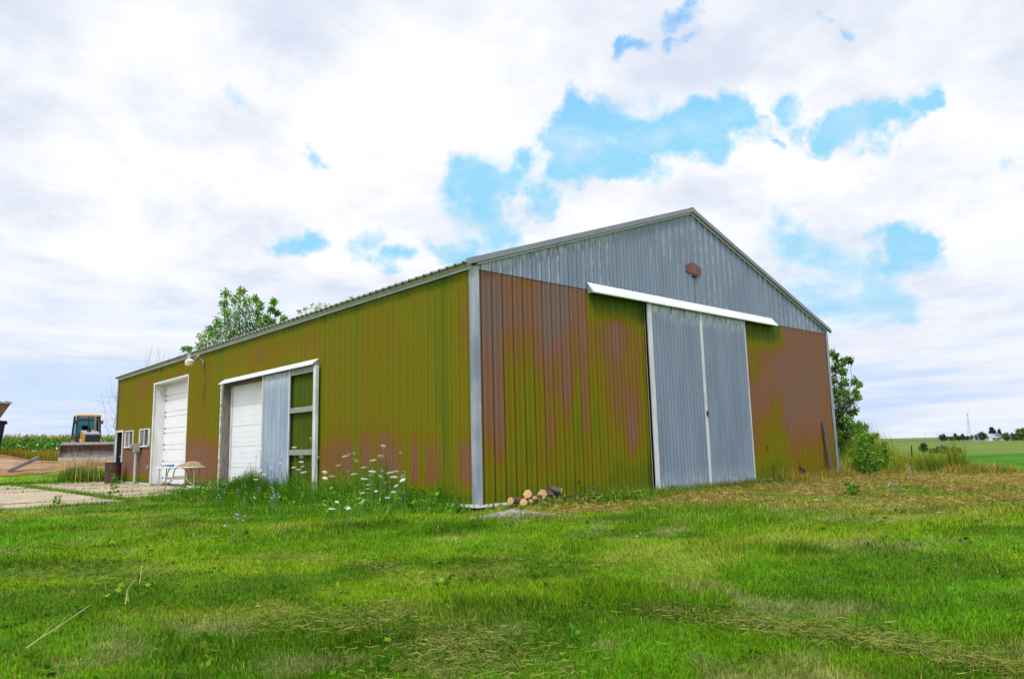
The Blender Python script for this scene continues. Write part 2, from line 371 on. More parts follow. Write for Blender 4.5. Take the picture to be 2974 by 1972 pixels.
M_DTRIM = pm('door_trim_white', (.62, .63, .65), (.50, .50, .50), 3, .5, stretch=(2, 2, .5)); M_PEEL = pm('peeling_white', (.72, .71, .68), (.32, .28, .22), 14, .7, lo=.5, hi=.6); M_DOOR = pm('white_door', (.79, .79, .82), (.75, .75, .77), 2, .5, spec=.3)
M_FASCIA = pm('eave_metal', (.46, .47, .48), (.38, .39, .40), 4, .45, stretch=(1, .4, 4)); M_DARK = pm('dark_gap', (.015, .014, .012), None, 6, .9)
M_WOOD = pm('weathered_wood', (.25, .22, .19), (.12, .10, .085), 9, .85, bump=.5, stretch=(6, 6, .5)); M_GIRT = pm('grey_girt', (.36, .33, .31), (.22, .2, .19), 10, .85, bump=.4, stretch=(4, .6, 6))
M_HEAD = pm('header_wood', (.12, .07, .045), (.07, .04, .03), 8, .85, stretch=(3, .5, 3))

# sheet steel paint, weathering from green through olive and ochre to mauve-brown and grey
m_paint = bpy.data.materials.new('weathered_green_steel'); m_paint.use_nodes = True
T = NT(m_paint.node_tree); b = T.n['Principled BSDF']; b.inputs['Roughness'].default_value = .6; b.inputs['Specular IOR Level'].default_value = .12
tc = T.N('ShaderNodeTexCoord'); mp = T.N('ShaderNodeMapping'); T.L(tc.outputs['Object'], mp.inputs[0]); mp.inputs['Scale'].default_value = (5, 5, .9)
fa = T.N('ShaderNodeAttribute', attribute_name='fade')
fv = T.math('ADD', fa.outputs['Fac'], T.math('MULTIPLY', T.math('SUBTRACT', T.noise(mp.outputs[0], 1.2, 6, .6), .5), .20), clamp=True)
kc = T.ramp(fv, [(.0, (.04, .075, .005)), (.16, (.085, .12, .004)), (.33, (.152, .146, .0015)), (.50, (.175, .124, .0015)), (.66, (.20, .092, .028)), (.80, (.20, .095, .058)), (1.0, (.16, .112, .092))])
mp3 = T.N('ShaderNodeMapping'); T.L(tc.outputs['Object'], mp3.inputs[0]); mp3.inputs['Scale'].default_value = (1, 1, .35)
se = T.N('ShaderNodeAttribute', attribute_name='seam_shade'); kc = T.mix(T.math('MULTIPLY', se.outputs['Fac'], .75), kc, (.035, .032, .004))  # each rib's shaded flank and gap painted into the colour
kc = T.mix(T.step(T.noise(mp3.outputs[0], 26, 4, .7), .6, .78, 0, .10), kc, (.26, .22, .16))
T.L(kc, b.inputs['Base Color']); bn = T.N('ShaderNodeBump'); bn.inputs['Strength'].default_value = .05; T.L(T.noise(tc.outputs['Object'], 12, 3), bn.inputs['Height']); T.L(bn.outputs[0], b.inputs['Normal'])

def rib_profile(u0, u1, sp, ph, h=.02):
    pts = {round(u0, 4): 0.0, round(u1, 4): 0.0}; rib = {}
    k = math.floor((u0-ph)/sp)-1
    while ph+k*sp < u1+sp:
        c = ph+k*sp
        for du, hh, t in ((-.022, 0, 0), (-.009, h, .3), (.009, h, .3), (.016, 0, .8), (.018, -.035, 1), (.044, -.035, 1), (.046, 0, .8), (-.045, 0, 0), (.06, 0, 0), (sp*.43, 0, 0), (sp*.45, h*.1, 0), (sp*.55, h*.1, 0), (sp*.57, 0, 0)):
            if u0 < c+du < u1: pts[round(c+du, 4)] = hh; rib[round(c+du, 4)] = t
        k += 1
    us = sorted(pts); return np.array(us), np.array([pts[u] for u in us]), np.array([rib.get(u, 0) for u in us])
def ribbed(name, pieces, face, mat, parent, fields, sp, ph, dz=.12, h=.03, off=0.0):
    """pieces: (u0,u1,zlo,zhi) rectangles or zhi a function of u; face 'gable' or 'side'; fields: {attr: f(u,z,rib)}"""
    Vs = []; Q = []; A = {k: [] for k in fields}; o = 0
    for u0, u1, z0, z1 in pieces:
        us, hs, rb = rib_profile(u0, u1, sp, ph, h); top = np.array([z1(u) for u in us]) if callable(z1) else np.full(len(us), z1)
        n = max(2, int((np.max(top)-z0)/dz)+1); t = np.linspace(0, 1, n)
        Zg = z0+(top-z0)[:, None]*t[None]; U = np.repeat(us[:, None], n, 1); Hh = np.repeat(hs[:, None], n, 1)+off
        P = np.stack([U, -Hh, Zg], -1) if face == 'gable' else np.stack([-Hh, U, Zg], -1)
        i = np.arange(len(us)*n).reshape(len(us), n)+o
        q = np.stack([i[:-1, :-1], i[1:, :-1], i[1:, 1:], i[:-1, 1:]], -1).reshape(-1, 4)
        Q.append(q if face == 'gable' else q[:, ::-1]); Vs.append(P.reshape(-1, 3)); o += len(us)*n
        for k, f in fields.items(): A[k].append(f(U, Zg, np.repeat(rb[:, None], n, 1)).ravel())
    return np_mesh(name, np.concatenate(Vs), quads=np.concatenate(Q), mat=mat, attr={k: np.concatenate(v) for k, v in A.items()}, parent=parent)

_cell = np.random.RandomState(21).rand(400)
def fade_gable(u, z, rib):
    c = _cell[np.floor((u+.13)/.244).astype(int)]; n = fbm(u*1.3, z*.7+3, 4); n2 = fbm(u*1.9+5, z*.6, 4)
    left = .42+.40*sstep(.2, 3.0, z+1.1*(c-.5)+1.3*(n-.5))                       # rises towards the top
    zone = sstep(4.5, 2.6, u+.9*(n2-.5)-.3*(z-2)+.8*(c-.5))
    mid = .36+.28*sstep(.35, .6, .6*n+.4*c)*sstep(.6, 1.6, z)
    f = left*zone+mid*(1-zone)
    f = np.where((u > 8.4) & (u < 10.52), .44+.26*sstep(.35, .6, n)*sstep(.8, 2.2, z), f)
    f = np.where(u >= 10.52, .56+.28*sstep(.5, 1.9, z+.9*(n-.5)), f)
    n3 = fbm(u*.8+2, z*.9+11, 3); f = f+.13*(c-.5)+.50*(n2-.5)+.10*(n-.5)+.46*(n3-.5)
    f = np.where(u >= 10.52, .35*f+.65*(.50+.27*sstep(.4, 1.5, z+.5*(n-.5))+.12*(c-.5)), f)
    f = f+.42*np.exp(-(((u-4.05)/.15)**2+((z-1.0)/.5)**2))+.25*np.exp(-(((u-3.85)/.22)**2+((z-2.9)/.5)**2))
    prot = sstep(3.15, 3.75, z+.35*(n-.5))*sstep(2.75, 3.05, u-.25*(z-3.9))*sstep(10.62, 10.5, u); f = f*(1-prot)+.12*prot
    low = sstep(.75, .15, z+.5*(n-.5))*np.where(u > 10.5, .15, .8); f = f*(1-low)+.20*low
    edge = sstep(4.3, 4.62, u)*sstep(4.75, 4.65, u); f = f-.14*edge
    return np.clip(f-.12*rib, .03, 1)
def fade_side(u, z, rib):
    c = _cell[100+np.floor((u-.05)/.2365).astype(int)]; n = fbm(u*1.3+40, z*.55, 4); n2 = fbm(u*2.6, z*.35+9, 3); pan = _cell[250+np.floor(u/.71).astype(int)]
    f = .35+.13*(c-.5)+.12*(pan-.5)+.18*(n2-.5)
    f = f+.07*sstep(4.6, 8, u)
    bot = sstep(1.5, .8, z+1.0*(n-.5)+.5*(c-.5))*sstep(.25, .65, .6*c+.6*n)*sstep(8.5, 7, u); f = f+.33*bot
    f = f+.36*sstep(1.75, 1.05, z+.4*(n-.5))*sstep(11.3, 11.7, u)*sstep(14.8, 14.3, u)
    f = f+.42*sstep(1.42, 1.2, z+.12*(n-.5))*sstep(17.8, 18.0, u)
    f = f+.14*sstep(.50, .66, fbm(u*.9+3, z*.4+20, 3))*sstep(2.9, 3.3, z)*sstep(5.4, 6.2, u)*sstep(3.95, 3.7, z)
    f = f+.22*np.exp(-(((u-.25)/.2)**2+((z-3.1)/.5)**2))
    f = f-.16*sstep(3.7, 3.98, z)
    f = np.where((u > 5.55) & (u < 8.2) & (z < 2.93), .10+.1*(n-.5), f)
    low = sstep(.42, .12, z+.35*(n-.5)); f = f*(1-low)+.2*low
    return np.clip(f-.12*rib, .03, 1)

barn = tag(empty('pole_barn'), 'long olive and rust coloured metal barn with grey gable and sliding doors', 'barn')
slope = (HP-H)/(W/2); rake = lambda u: H+slope*min(u, W-u)+.075
DY0, DY1 = 14.43, 17.97           # big overhead door opening along the side wall
SY0, SY1 = 7.2, 11.48             # second opening
ribbed('side_wall', [(0, SY0, 0, 4.04), (SY0, SY1, 2.93, 4.04), (SY1, DY0, 0, 4.04), (DY0, DY1, 3.42, 4.04), (DY1, 21.84, 0, 4.04), (21.84, 22.74, 1.92, 4.04), (22.74, L, 0, 4.04)],
       'side', m_paint, barn, {'fade': fade_side, 'seam_shade': lambda u, z, r: r}, .2365, .166)
ribbed('front_wall', [(0, W, 0, 4.0)], 'gable', m_paint, barn, {'fade': fade_gable, 'seam_shade': lambda u, z, r: r}, .244, .105)
ox = lambda u, z, r: np.clip(.5*(r > .2)*(r < .5)*sstep(.42, .55, fbm(u*1.2, z*.7, 3))+.6*sstep(.3, .0, np.vectorize(rake)(u)-z-.05)*sstep(5.5, 3, u), 0, 1)
rs = lambda u, z, r: np.clip(sstep(.034, .006, np.abs(u-6.60))*sstep(4.9, 4.75, z)*.95+.45*sstep(.02, .008, np.abs(u-6.86))*sstep(4.87, 4.8, z)+.35*sstep(.02, .008, np.abs(u-6.33))*sstep(4.87, 4.8, z), 0, 1)
ribbed('gable_panel', [(.02, 6.0, 3.985, rake), (6.0, 6.565, 3.985, rake), (6.565, 6.60, 3.985, rake), (6.60, 6.635, 3.985, rake), (6.635, W-.02, 3.985, rake)], 'gable', M_GALV, barn, {'oxide': ox, 'rust': rs, 'seam_shade': lambda u, z, r: r}, .244, .105, .07, off=.012)
mb = MB(); mb.box((0, L-.02, 0), (W, L, H)); mb.box((W-.02, .02, 0), (W, L-.02, H)); mb.prism([(0, L-.02, H), (W, L-.02, H), (W/2, L-.02, HP)], (0, .02, 0)); mb.build('rear_wall', m_paint, barn)
# interior skin so that openings are dark inside
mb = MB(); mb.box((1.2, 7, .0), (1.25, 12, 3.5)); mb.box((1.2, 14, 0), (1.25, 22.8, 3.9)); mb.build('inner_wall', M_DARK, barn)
# roof: two ribbed slopes with overhanging ends
def roof_side(sgn):
    Vs = []; us, hs, rb = rib_profile(-.06, L+.06, .2365, .1, .03)
    nx, nz = sgn*-slope, 1.0; ln = math.hypot(nx, nz)
    x0, x1 = (-.16, W/2) if sgn > 0 else (W+.16, W/2)
    for x in (x0, x1):
        z = H+.14+slope*((x+.0) if sgn > 0 else (W-x))
        for u, h_ in zip(us, hs): Vs.append((x+nx/ln*h_*1.0, u, z+nz/ln*h_))
    n = len(us); q = [(i, i+1, n+i+1, n+i) for i in range(n-1)]
    return MB().add(Vs, q)
m_roof = pm('roof_steel', (.20, .20, .18), (.12, .12, .08), 5, .5, .3)
for s in (1, -1): roof_side(s).build('roof', m_roof, barn)
MB().tube([(W/2, -.09, HP+.13), (W/2, L+.09, HP+.13)], .055, 8).build('ridge_cap', m_roof, barn)
MB().prism([(W/2-.16, -.11, HP+.085), (W/2+.16, -.11, HP+.085), (W/2+.1, -.11, HP+.16), (W/2-.0, -.11, HP+.20), (W/2-.1, -.11, HP+.16)], (0, .12, 0)).build('ridge_end_cap', m_roof, barn)
# eave trim along the side wall
def eave(x_sign):
    mb = MB(); ys = [-.02, 3.05, 6.1, 9.15, 12.2, 15.25, 18.3, 21.4, L+.03]
    for a, b_ in zip(ys[:-1], ys[1:]):
        pr = [(-.03, 3.99), (-.032, 4.035), (-.055, 4.045), (-.075, 4.09), (-.13, 4.12), (-.13, 4.10), (-.09, 4.075), (-.065, 4.035), (-.05, 4.03), (-.045, 3.985)]
        q = [((x if x_sign < 0 else W-x), a+.006, z) for x, z in pr]
        mb.prism(q, (0, b_-a-.012, 0))
    return mb
eave(-1).build('eave_trim', M_FASCIA, barn); eave(1).build('eave_trim', M_FASCIA, barn)
# rake trim on the gable: deep face with a pale lip below
for s in (1, -1):
    X = lambda t: t if s > 0 else W-t
    Zr = lambda t: H+.02+slope*t
    prof = lambda t, e: [(X(t), -.105, Zr(t)+.17), (X(t), -.115, Zr(t)+.062), (X(t), -.055, Zr(t)+.055), (X(t), .0, Zr(t)+.17)]
    A, B = prof(-.17, 0), prof(W/2, 0); MB().hexa(A+B).build('rake_trim', M_RAKE, barn)
    a_, b_ = (X(.03), -.05, Zr(.03)+.036), (X(W/2), -.05, Zr(W/2)+.036)
    MB().bar(a_, b_, .03, .026, (0, 0, 1)).build('rake_lip', M_WPAINT, barn)
# corner trims
def corner(x0, x1, y0, y1, zt, name='corner_trim', mt=None):
    return MB().box((x0, y0, -.0), (x1, y1, zt)).build(name, mt or M_TRIM, barn)
mb = MB(); mb.box((-.038, -.038, .0), (.07, -.026, 4.03)); mb.box((-.038, -.0255, .0), (-.026, .085, 4.02)); mb.box((.07, -.036, 0), (.082, -.022, 4.03)); mb.box((-.036, .085, 0), (-.022, .097, 4.02))
mb.box((-.040, -.040, 2.99), (.082, -.0385, 3.0)); mb.build('corner_trim', galv('corner_metal', (.19, .22, .265), (.40, .43, .48), (.58, .60, .63)), barn)
mb = MB(); mb.box((W-.08, -.045, 0), (W+.045, -.024, 4.0)); mb.box((W+.024, -.023, 0), (W+.045, .12, 4.0)); mb.build('corner_trim', M_TRIM, barn)
mb = MB(); mb.box((-.045, L-.1, -.03), (-.022, L+.03, 3.98)); mb.box((-.021, L+.009, -.03), (.1, L+.03, 3.98)); mb.build('corner_trim', M_TRIM, barn)
# base trims
for a_, b_ in ((-.05, 4.62), (8.62, W)): MB().box((a_, -.052, -.035), (b_, -.024, .012)).build('base_trim', M_PEEL, barn)
for a_, b_ in ((-.02, 5.7), (11.56, 14.40), (18.02, 21.82)): MB().box((-.0535, a_, -.035), (-.024, b_, .0125)).build('base_trim', M_PEEL, barn)
mb = MB(); mb.box((.03, .03, -.5), (W-.03, L-.03, -.036)); mb.build('foundation', pm('foundation_dark', (.05, .045, .035), (.1, .08, .06), 5, .95), barn)
# torn sheet near the right end
for pts in ([(10.90, .33), (10.94, .36), (10.93, .27), (11.0, .22), (11.12, .18), (11.22, .15), (11.24, .03), (11.18, -.02), (11.0, -.03), (10.93, .02), (10.91, .12)], [(9.55, .34), (9.58, .33), (9.60, .16), (9.63, .04), (9.74, .03), (9.92, .06), (9.9, .02), (9.7, -.02), (9.58, -.01), (9.55, .1)], [(9.30, .84), (9.34, .82), (9.34, .70), (9.31, .70)]):
    MB().prism([(x, -.034, z) for x, z in pts], (0, -.003, 0)).build('torn_hole', M_DARK, barn)

def slide_door(u0, u1, ztop, zbot, left_trim, mid):
    d = ribbed('sliding_door', [(u0, u1, zbot, ztop)], 'gable', M_GALV, barn, {'oxide': lambda u, z, r: np.clip(1.3*sstep(3.5, 3.98, z)+.5*r*0+.35*sstep(.5, .0, z), 0, 1), 'rust': lambda u, z, r: 0*u, 'seam_shade': lambda u, z, r: r}, .244, .14, .1, off=.10)
    MB().box((u0, -.095, zbot), (u1, -.04, ztop)).build('door_core', M_GALV, d)
    t = MB().box((u0-.0, -.128, zbot-.02), (u0+left_trim, -.101, ztop+.005)); t.box((u0-.0, -.1, zbot-.02), (u0+.006, -.03, ztop)); t.build('edge_trim', M_DTRIM, d)
    t = MB().box((u1-mid, -.126, zbot-.02), (u1, -.101, ztop+.003)); t.build('edge_trim', M_DTRIM, d)
    return d
slide_door(4.63, 6.585, 3.96, -.09, .13, .02); slide_door(6.592, 8.52, 3.95, -.1, .05, .022)
MB().box((6.592, -.15, 1.52), (6.64, -.127, 1.64)).build('latch', M_DARK, barn)
def track_cover(a, b, z0, z1, proj, face, name='track_cover'):
    """sloping hood over a sliding door rail"""
    P = (lambda u, o, z: (u, -o, z)) if face == 'gable' else (lambda u, o, z: (-o, u, z))
    pr = [(.03, z1), (proj, z0+.03), (proj, z0), (proj-.03, z0), (proj-.035, z0+.02), (.03, z1-.02)]
    c = MB().prism([P(a, o, z) for o, z in pr], tuple(np.subtract(P(b, 0, 0), P(a, 0, 0)))).build(name, M_WHITE, barn)
    MB().bar(P(a+.02, .1, z0+.045), P(b-.02, .1, z0+.045), .06, .06).build('rail', M_TRIM, c)
    m_ = pm('end_plate', (.3, .3, .3), None, 5)
    for u in (a+.012, b-.012): MB().prism([P(u, o, z) for o, z in [(.03, z1-.025), (proj-.04, z0+.02), (proj-.06, z0+.005), (.03, z0+.005)]], tuple(np.subtract(P(.008, 0, 0), P(0, 0, 0)))).build('end_plate', m_, c)
    return c
# true hood positions for the hood's own distance in front of the wall
g0, g1 = onY(1680+390/8.71, 800+370/8.71, -.2)[0], onY(2100+1895/11.825, 880+790/11.825, -.2)[0]
track_cover(g0, g1, 3.90, 4.13, .2, 'gable')
track_cover(5.6, 11.32, 2.885, 3.035, .19, 'side')

# second side opening: recessed overhead door behind a half-stripped sliding door
od = ribbed('side_infill', [(7.2, 8.0, 0, 2.93)], 'side', m_paint, barn, {'fade': lambda u, z, r: 0*u+.12, 'seam_shade': lambda u, z, r: r}, .2365, .166, .5, off=-.01)
def overhead_door(y0, y1, ztop, X, cuts, groove=0, gap=.010):
    d = MB(); zs = [0.0]+cuts+[ztop]
    for a_, b_ in zip(zs[:-1], zs[1:]):
        d.box((X, y0, a_+gap if a_ else 0), (X+.05, y1, b_-gap if b_ < ztop else b_))
        for j in range(1, groove): zz = a_+(b_-a_)*j/groove; d.box((X-.003, y0+.02, zz-.018), (X-.0005, y1-.02, zz+.010))
    d.box((X+.025, y0, 0), (X+.045, y1, ztop)); return d
d2 = overhead_door(8.3, 11.36, 2.84, .22, [.57, 1.14, 1.7, 2.27], 4, .005).build('overhead_door', M_DOOR, barn)
mb = MB().box((.205, 11.30, .95), (.215, 11.40, 2.86)); mb.box((.2, 8.3, 2.825), (.215, 11.30, 2.86)); mb.build('stop_trim', M_WPAINT, d2)
MB().box((.18, 11.28, 0), (.21, 11.34, 2.83)).build('weather_strip', M_WPAINT, d2)
MB().box((-.02, 11.40, -.05), (.26, 11.5, 2.9)).build('door_post', M_WOOD, barn)
MB().box((-.045, 11.5, -.03), (-.02, 11.55, 2.9)).build('jamb_trim', M_PEEL, barn)
MB().box((-.02, 8.2, 2.845), (.26, 11.40, 2.93)).build('door_header', M_HEAD, barn)
sd = ribbed('side_sliding_door', [(6.93, 8.47, -.03, 2.875)], 'side', galv('bright_galvanised', (.28, .34, .44), (.36, .42, .51), (.46, .51, .56)), barn, {'oxide': lambda u, z, r: sstep(2.4, 2.85, z), 'rust': lambda u, z, r: 0*u, 'seam_shade': lambda u, z, r: r}, .2365, .05, .2, off=.085)
MB().box((-.083, 6.93, -.03), (-.045, 8.47, 2.875)).build('door_core', M_GALV, sd)
t = MB(); t.box((-.112, 8.43, -.03), (-.09, 8.49, 2.88)); t.build('edge_trim', M_WPAINT, sd); t = MB(); t.box((-.112, 6.9, -.03), (-.09, 6.94, 2.88)); t.build('edge_trim', M_WPAINT, sd)
for z0, z1 in ((2.74, 2.88), (1.85, 1.97), (.875, 1.0), (-.02, .09)): MB().box((-.105, 5.66, z0), (-.06, 6.9, z1)).build('girt', M_GIRT, sd)
MB().box((-.125, 5.53, -.06), (-.055, 5.66, 2.87)).build('edge_post', pm('chalky_white', (.68, .69, .70), (.5, .5, .5), 5, .6, stretch=(1, 1, .4)), sd)
# big overhead door
d1 = overhead_door(DY0-.05, DY1-.0, 3.36, .36, sorted([.57*k for k in range(1, 6)]+[.57*k+.17 for k in range(0, 6)])).build('overhead_door', M_DOOR, barn)
h_ = MB(); 
m_ = pm('hinge_dark', (.10, .09, .085), None, 5)
for k in range(6):
    for z_ in (.57*k+.02, .57*k+.18): MB().box((.345, DY1-.13, z_-.03), (.359, DY1-.07, z_+.03)).build('hinge', m_, d1)
f = MB(); f.box((-.035, DY1, -.03), (.40, DY1+.06, 3.42)); f.box((-.035, DY1-.035, -.03), (-.012, DY1, 3.42)); f.build('door_jamb', M_WPAINT, barn)
f = MB(); f.box((-.035, DY0-.06, -.03), (.40, DY0, 3.42)); f.build('door_jamb', M_WPAINT, barn)
f = MB(); f.box((-.04, DY0-.06, 3.42), (.40, DY1+.06, 3.48)); f.box((.30, DY0, 3.34), (.345, DY1, 3.42)); f.build('door_head', M_WPAINT, barn)
# entry door, standing open a little
f = MB(); f.box((-.04, 22.72, -.03), (-.0, 22.80, 1.97)); f.box((-.04, 21.76, -.03), (.14, 21.84, 1.97)); f.box((-.04, 21.84, 1.9), (.14, 22.72, 1.97)); fr = f.build('entry_door', M_WPAINT, barn)
MB().box((.0, 22.728, -.02), (1.2, 22.745, 1.92)).build('reveal_shade', M_DARK, barn)  # dark sheet added to stand for the shade inside the doorway
lf = MB().box((.09, 21.84, 0), (.13, 22.28, 1.9)).build('door_leaf', M_DOOR, fr)
MB().lathe([(0, -.02), (.025, -.015), (.03, .01), (.015, .03)], (.06, 22.34, .95), 10).build('handle', M_TRIM, lf)
M_PANE = pm('window_glass', (.07, .08, .085), (.12, .12, .12), 2, .08, spec=.8)
for a_, b_ in ((20.30, 21.39), (18.315, 19.467)):
    f = MB(); f.box((-.06, a_, 1.29), (-.0, a_+.03, 1.915)); f.box((-.06, b_-.03, 1.29), (-.0, b_, 1.915)); f.box((-.06, a_+.03, 1.885), (-.0, b_-.03, 1.915)); f.box((-.075, a_, 1.27), (.0, b_, 1.315)); f.box((-.045, (a_+b_)/2-.014, 1.315), (-.015, (a_+b_)/2+.014, 1.885))
    wf = f.build('window', M_WHITE, barn)
    MB().box((-.027, a_+.03, 1.315), (-.023, (a_+b_)/2-.014, 1.885)).build('pane', M_PANE, wf)
    MB().box((-.034, (a_+b_)/2+.014, 1.315), (-.030, b_-.03, 1.885)).build('pane', pm('curtained_glass', (.24, .22, .19), (.17, .16, .15), 3, .25), wf)
MB().box((-.06, 18.25, .50), (-.02, 18.32, .64)).build('outlet_box', M_TRIM, barn)

# ------------------------------------------------------------------ fixtures on and against the barn
# rusty plate on the gable
pl = empty('wall_plate', (6.57, -.03, 4.94)); tag(pl, 'rusty red hexagonal metal plate high on the grey gable', 'metal plate')
m_rust = pm('red_rust', (.24, .055, .05), (.11, .065, .055), 9, .8, bump=.3)
hexo = [(-.29, .075), (-.29, -.075), (-.06, -.155), (.10, -.155), (.30, -.08), (.30, .075), (.05, .155), (-.06, .155)]
MB().prism([(x, -.0, z) for x, z in hexo], (0, -.016, 0)).build('plate', m_rust, pl, bevel=.006)
MB().box((-.10, -.026, -.10), (.10, -.0165, .11)).build('cover', pm('grey_rust', (.13, .10, .095), (.18, .09, .08), 8, .8), pl)
MB().box((-.05, -.05, -.185), (.09, -.0165, -.153)).build('bracket', M_DARK, pl)
# yard lamp on a goose-neck
ly, lz = onX(520+1500/19.7, 1020+770/19.7, 0)[1:]
lamp = empty('yard_lamp', (0, ly, lz)); tag(lamp, 'yard lamp with pale glass drum on a curved arm under the eave', 'lamp')
hp = onX(549, 1038, -.62); hx, hy, hz = hp[0], hp[1]-ly, hp[2]-lz
m_lampm = pm('lamp_grey', (.42, .43, .44), (.33, .34, .35), 8, .4, .4)
arm = [(-.03, 0, -.02), (-.06, .02, .1), (-.14, .06, .22), (-.28, hy*.55, .27), (-.45, hy*.85, hz-.03), (hx, hy, hz)]
MB().tube(arm, .02, 8).build('arm', m_lampm, lamp, True)
mb = MB(); mb.box((-.06, -.05, -.1), (-.022, .05, .09)); mb.tube([(-.05, 0, -.08), (-.07, -.02, -.2), (-.04, -.04, -.26), (-.03, 0, -.18)], .009, 6); mb.build('wall_bracket', pm('bracket_dark', (.1, .1, .08), None, 6), lamp)
MB().lathe([(q_*0.74, w_*0.74) for q_, w_ in [(.0, .14), (.09, .14), (.095, .12), (.095, -.05), (.07, -.06)]], (hx, hy, hz), 20).build('ballast_housing', m_lampm, lamp, True)
MB().lathe([(q_*0.74, w_*0.74) for q_, w_ in [(.06, -.05), (.15, -.09), (.19, -.135), (.195, -.145), (.18, -.145)]], (hx, hy, hz), 28).build('reflector', M_WHITE, lamp, True)
gm = bpy.data.materials.new('lamp_glass'); gm.use_nodes = True; g_ = gm.node_tree.nodes['Principled BSDF']
g_.inputs['Base Color'].default_value = (.66, .60, .42, 1); g_.inputs['Roughness'].default_value = .25; g_.inputs['Transmission Weight'].default_value = .35
MB().lathe([(q_*0.74, w_*0.74) for q_, w_ in [(.18, -.146), (.183, -.2), (.175, -.30), (.165, -.325), (.0, -.33)]], (hx, hy, hz), 28).build('refractor', gm, lamp, True)
lamp.scale = (.95, .95, .95)
# electrical box on a conduit riser
mp_ = onX(1530/3.92, 1100+1185/3.92, -.16)
me_ = empty('meter_post', (-.16, mp_[1], -.03)); tag(me_, 'grey meter box on a pale conduit pipe between the two windows', 'meter box')
m_box = pm('meter_grey', (.28, .28, .26), (.22, .22, .2), 6, .6)
MB().tube([(0, 0, 0), (0, 0, 1.15)], .055, 12).tube([(0, 0, .02), (0, 0, .07)], .065, 12).tube([(0, 0, .78), (0, 0, .82)], .06, 12).build('conduit', pm('pvc_grey', (.38, .40, .38), (.30, .32, .31), 4, .5), me_, True)
MB().box((-.09, -.13, 1.12), (.10, .13, 1.43)).build('meter_box', m_box, me_, bevel=.012)
MB().box((-.17, .04, 1.26), (-.09, .2, 1.42)).build('meter_socket', m_box, me_, bevel=.015)
for z_ in (.5, 1.0): MB().bar((.05, 0, z_), (.15, 0, z_), .03, .03).build('strap', m_box, me_)
# rusty drum
bp = at(326, 1405); 
drum = empty('steel_drum', tuple(bp)); tag(drum, 'rusty brown open steel drum standing at the far end of the concrete pad', 'drum')
mb = MB(); pr = [(.27, 0), (.285, .0), (.285, .02), (.275, .03), (.275, .25), (.29, .265), (.29, .28), (.275, .295), (.275, .5), (.29, .515), (.29, .53), (.275, .545), (.275, .74), (.29, .75), (.29, .775), (.265, .775), (.262, .1), (0, .1)]
mb.lathe([(r*1.0, z*1.02) for r, z in pr], (0, 0, 0), 36); mb.build('drum_shell', pm('drum_rust', (.075, .03, .022), (.035, .017, .014), 5, .75, bump=.25), drum, True)
# leaning board
lb = empty('leaning_board', (12.46, -.16, float(terr(12.46, -.16)))); tag(lb, 'grey weathered board leaning on the right end of the gable wall', 'board')
MB().hexa([(-.06, -.03, -.02), (.07, -.03, -.02), (.07, .02, -.02), (-.06, .02, -.02), (-.085, .085, 1.50), (.045, .085, 1.52), (.045, .12, 1.52), (-.085, .12, 1.50)]).build('plank', pm('dark_board', (.13, .105, .085), (.07, .055, .045), 9, .9, bump=.5, stretch=(6, 6, .5)), lb)

# ------------------------------------------------------------------ concrete pad
m_conc = pm('old_concrete', (.47, .37, .25), (.35, .27, .18), 1.6, .9, bump=.3, bscale=40)
mb = MB(); xj = [-12.6, -9.35, -6.25, -3.1, -.06]; yj = [8.3, 9.95, 12.6, 15.9, 19.2, 22.2, 24.1]
for i in range(4):
    for j in range(6):
        x0, x1, y0, y1 = xj[i]+.10, xj[i+1]-.10, yj[j]+.11, yj[j+1]-.11
        if i == 3 and j < 1: continue
        if i == 3 and j == 1: x1 = -1.35
        z = [-.02+random.uniform(-.012, .012) for _ in range(4)]
        w = lambda: random.uniform(-.05, .05)
        a_, b_, c_, d_ = (x0+w(), y0+w()), (x1+w()*.3, y0+w()), (x1+w()*.3, y1+w()), (x0+w(), y1+w())
        mb.hexa([(*a_, -.2), (*b_, -.2), (*c_, -.2), (*d_, -.2), (*a_, z[0]), (*b_, z[1]), (*c_, z[2]), (*d_, z[3])])
kind(mb.build('concrete_pad', m_conc), 'structure')
def in_pad(x, y):
    g = np.zeros(x.shape, bool)
    for i in range(4):
        for j in range(6):
            if i == 3 and j < 1: continue
            x1 = -1.35 if (i == 3 and j == 1) else xj[i+1]-.07
            g |= (x > xj[i]+.07) & (x < x1) & (y > yj[j]+.10) & (y < yj[j+1]-.10)
    return g
def in_dirt(x, y): return (y > 27.0+.275*np.clip(x+5, 0, 9)+1.2*(fbm(x, y, 3, .5)-.5)) & (y < 36.8) & (x < 9)
def in_barn(x, y): return (x > -.02) & (x < W) & (y > -.02) & (y < L)

# ------------------------------------------------------------------ table and what lies on it
tp = at(515, 1425); tz = -.02
table = empty('patio_table', (-1.25, 10.95, tz), math.radians(-33)); tag(table, 'pale metal patio table with curved legs in front of the big white door', 'table')
m_cream = pm('cream_metal', (.42, .37, .31), (.28, .23, .18), 12, .6)
rim = [(.58*math.copysign(abs(math.cos(t))**.6, math.cos(t)), .37*math.copysign(abs(math.sin(t))**.6, math.sin(t)), .64) for t in np.linspace(0, 2*math.pi, 41)]
MB().tube(rim, .017, 8, False).build('rim', pm('white_rim', (.74, .72, .66), None, 6, .45), table, True)
gl = bpy.data.materials.new('table_glass'); gl.use_nodes = True; g_ = gl.node_tree.nodes['Principled BSDF']; g_.inputs['Base Color'].default_value = (.72, .76, .74, 1); g_.inputs['Roughness'].default_value = .12; g_.inputs['Transmission Weight'].default_value = .5
MB().prism([(x*.985, y*.985, .642) for x, y, z in rim[:-1]], (0, 0, .008)).build('glass_top', gl, table)
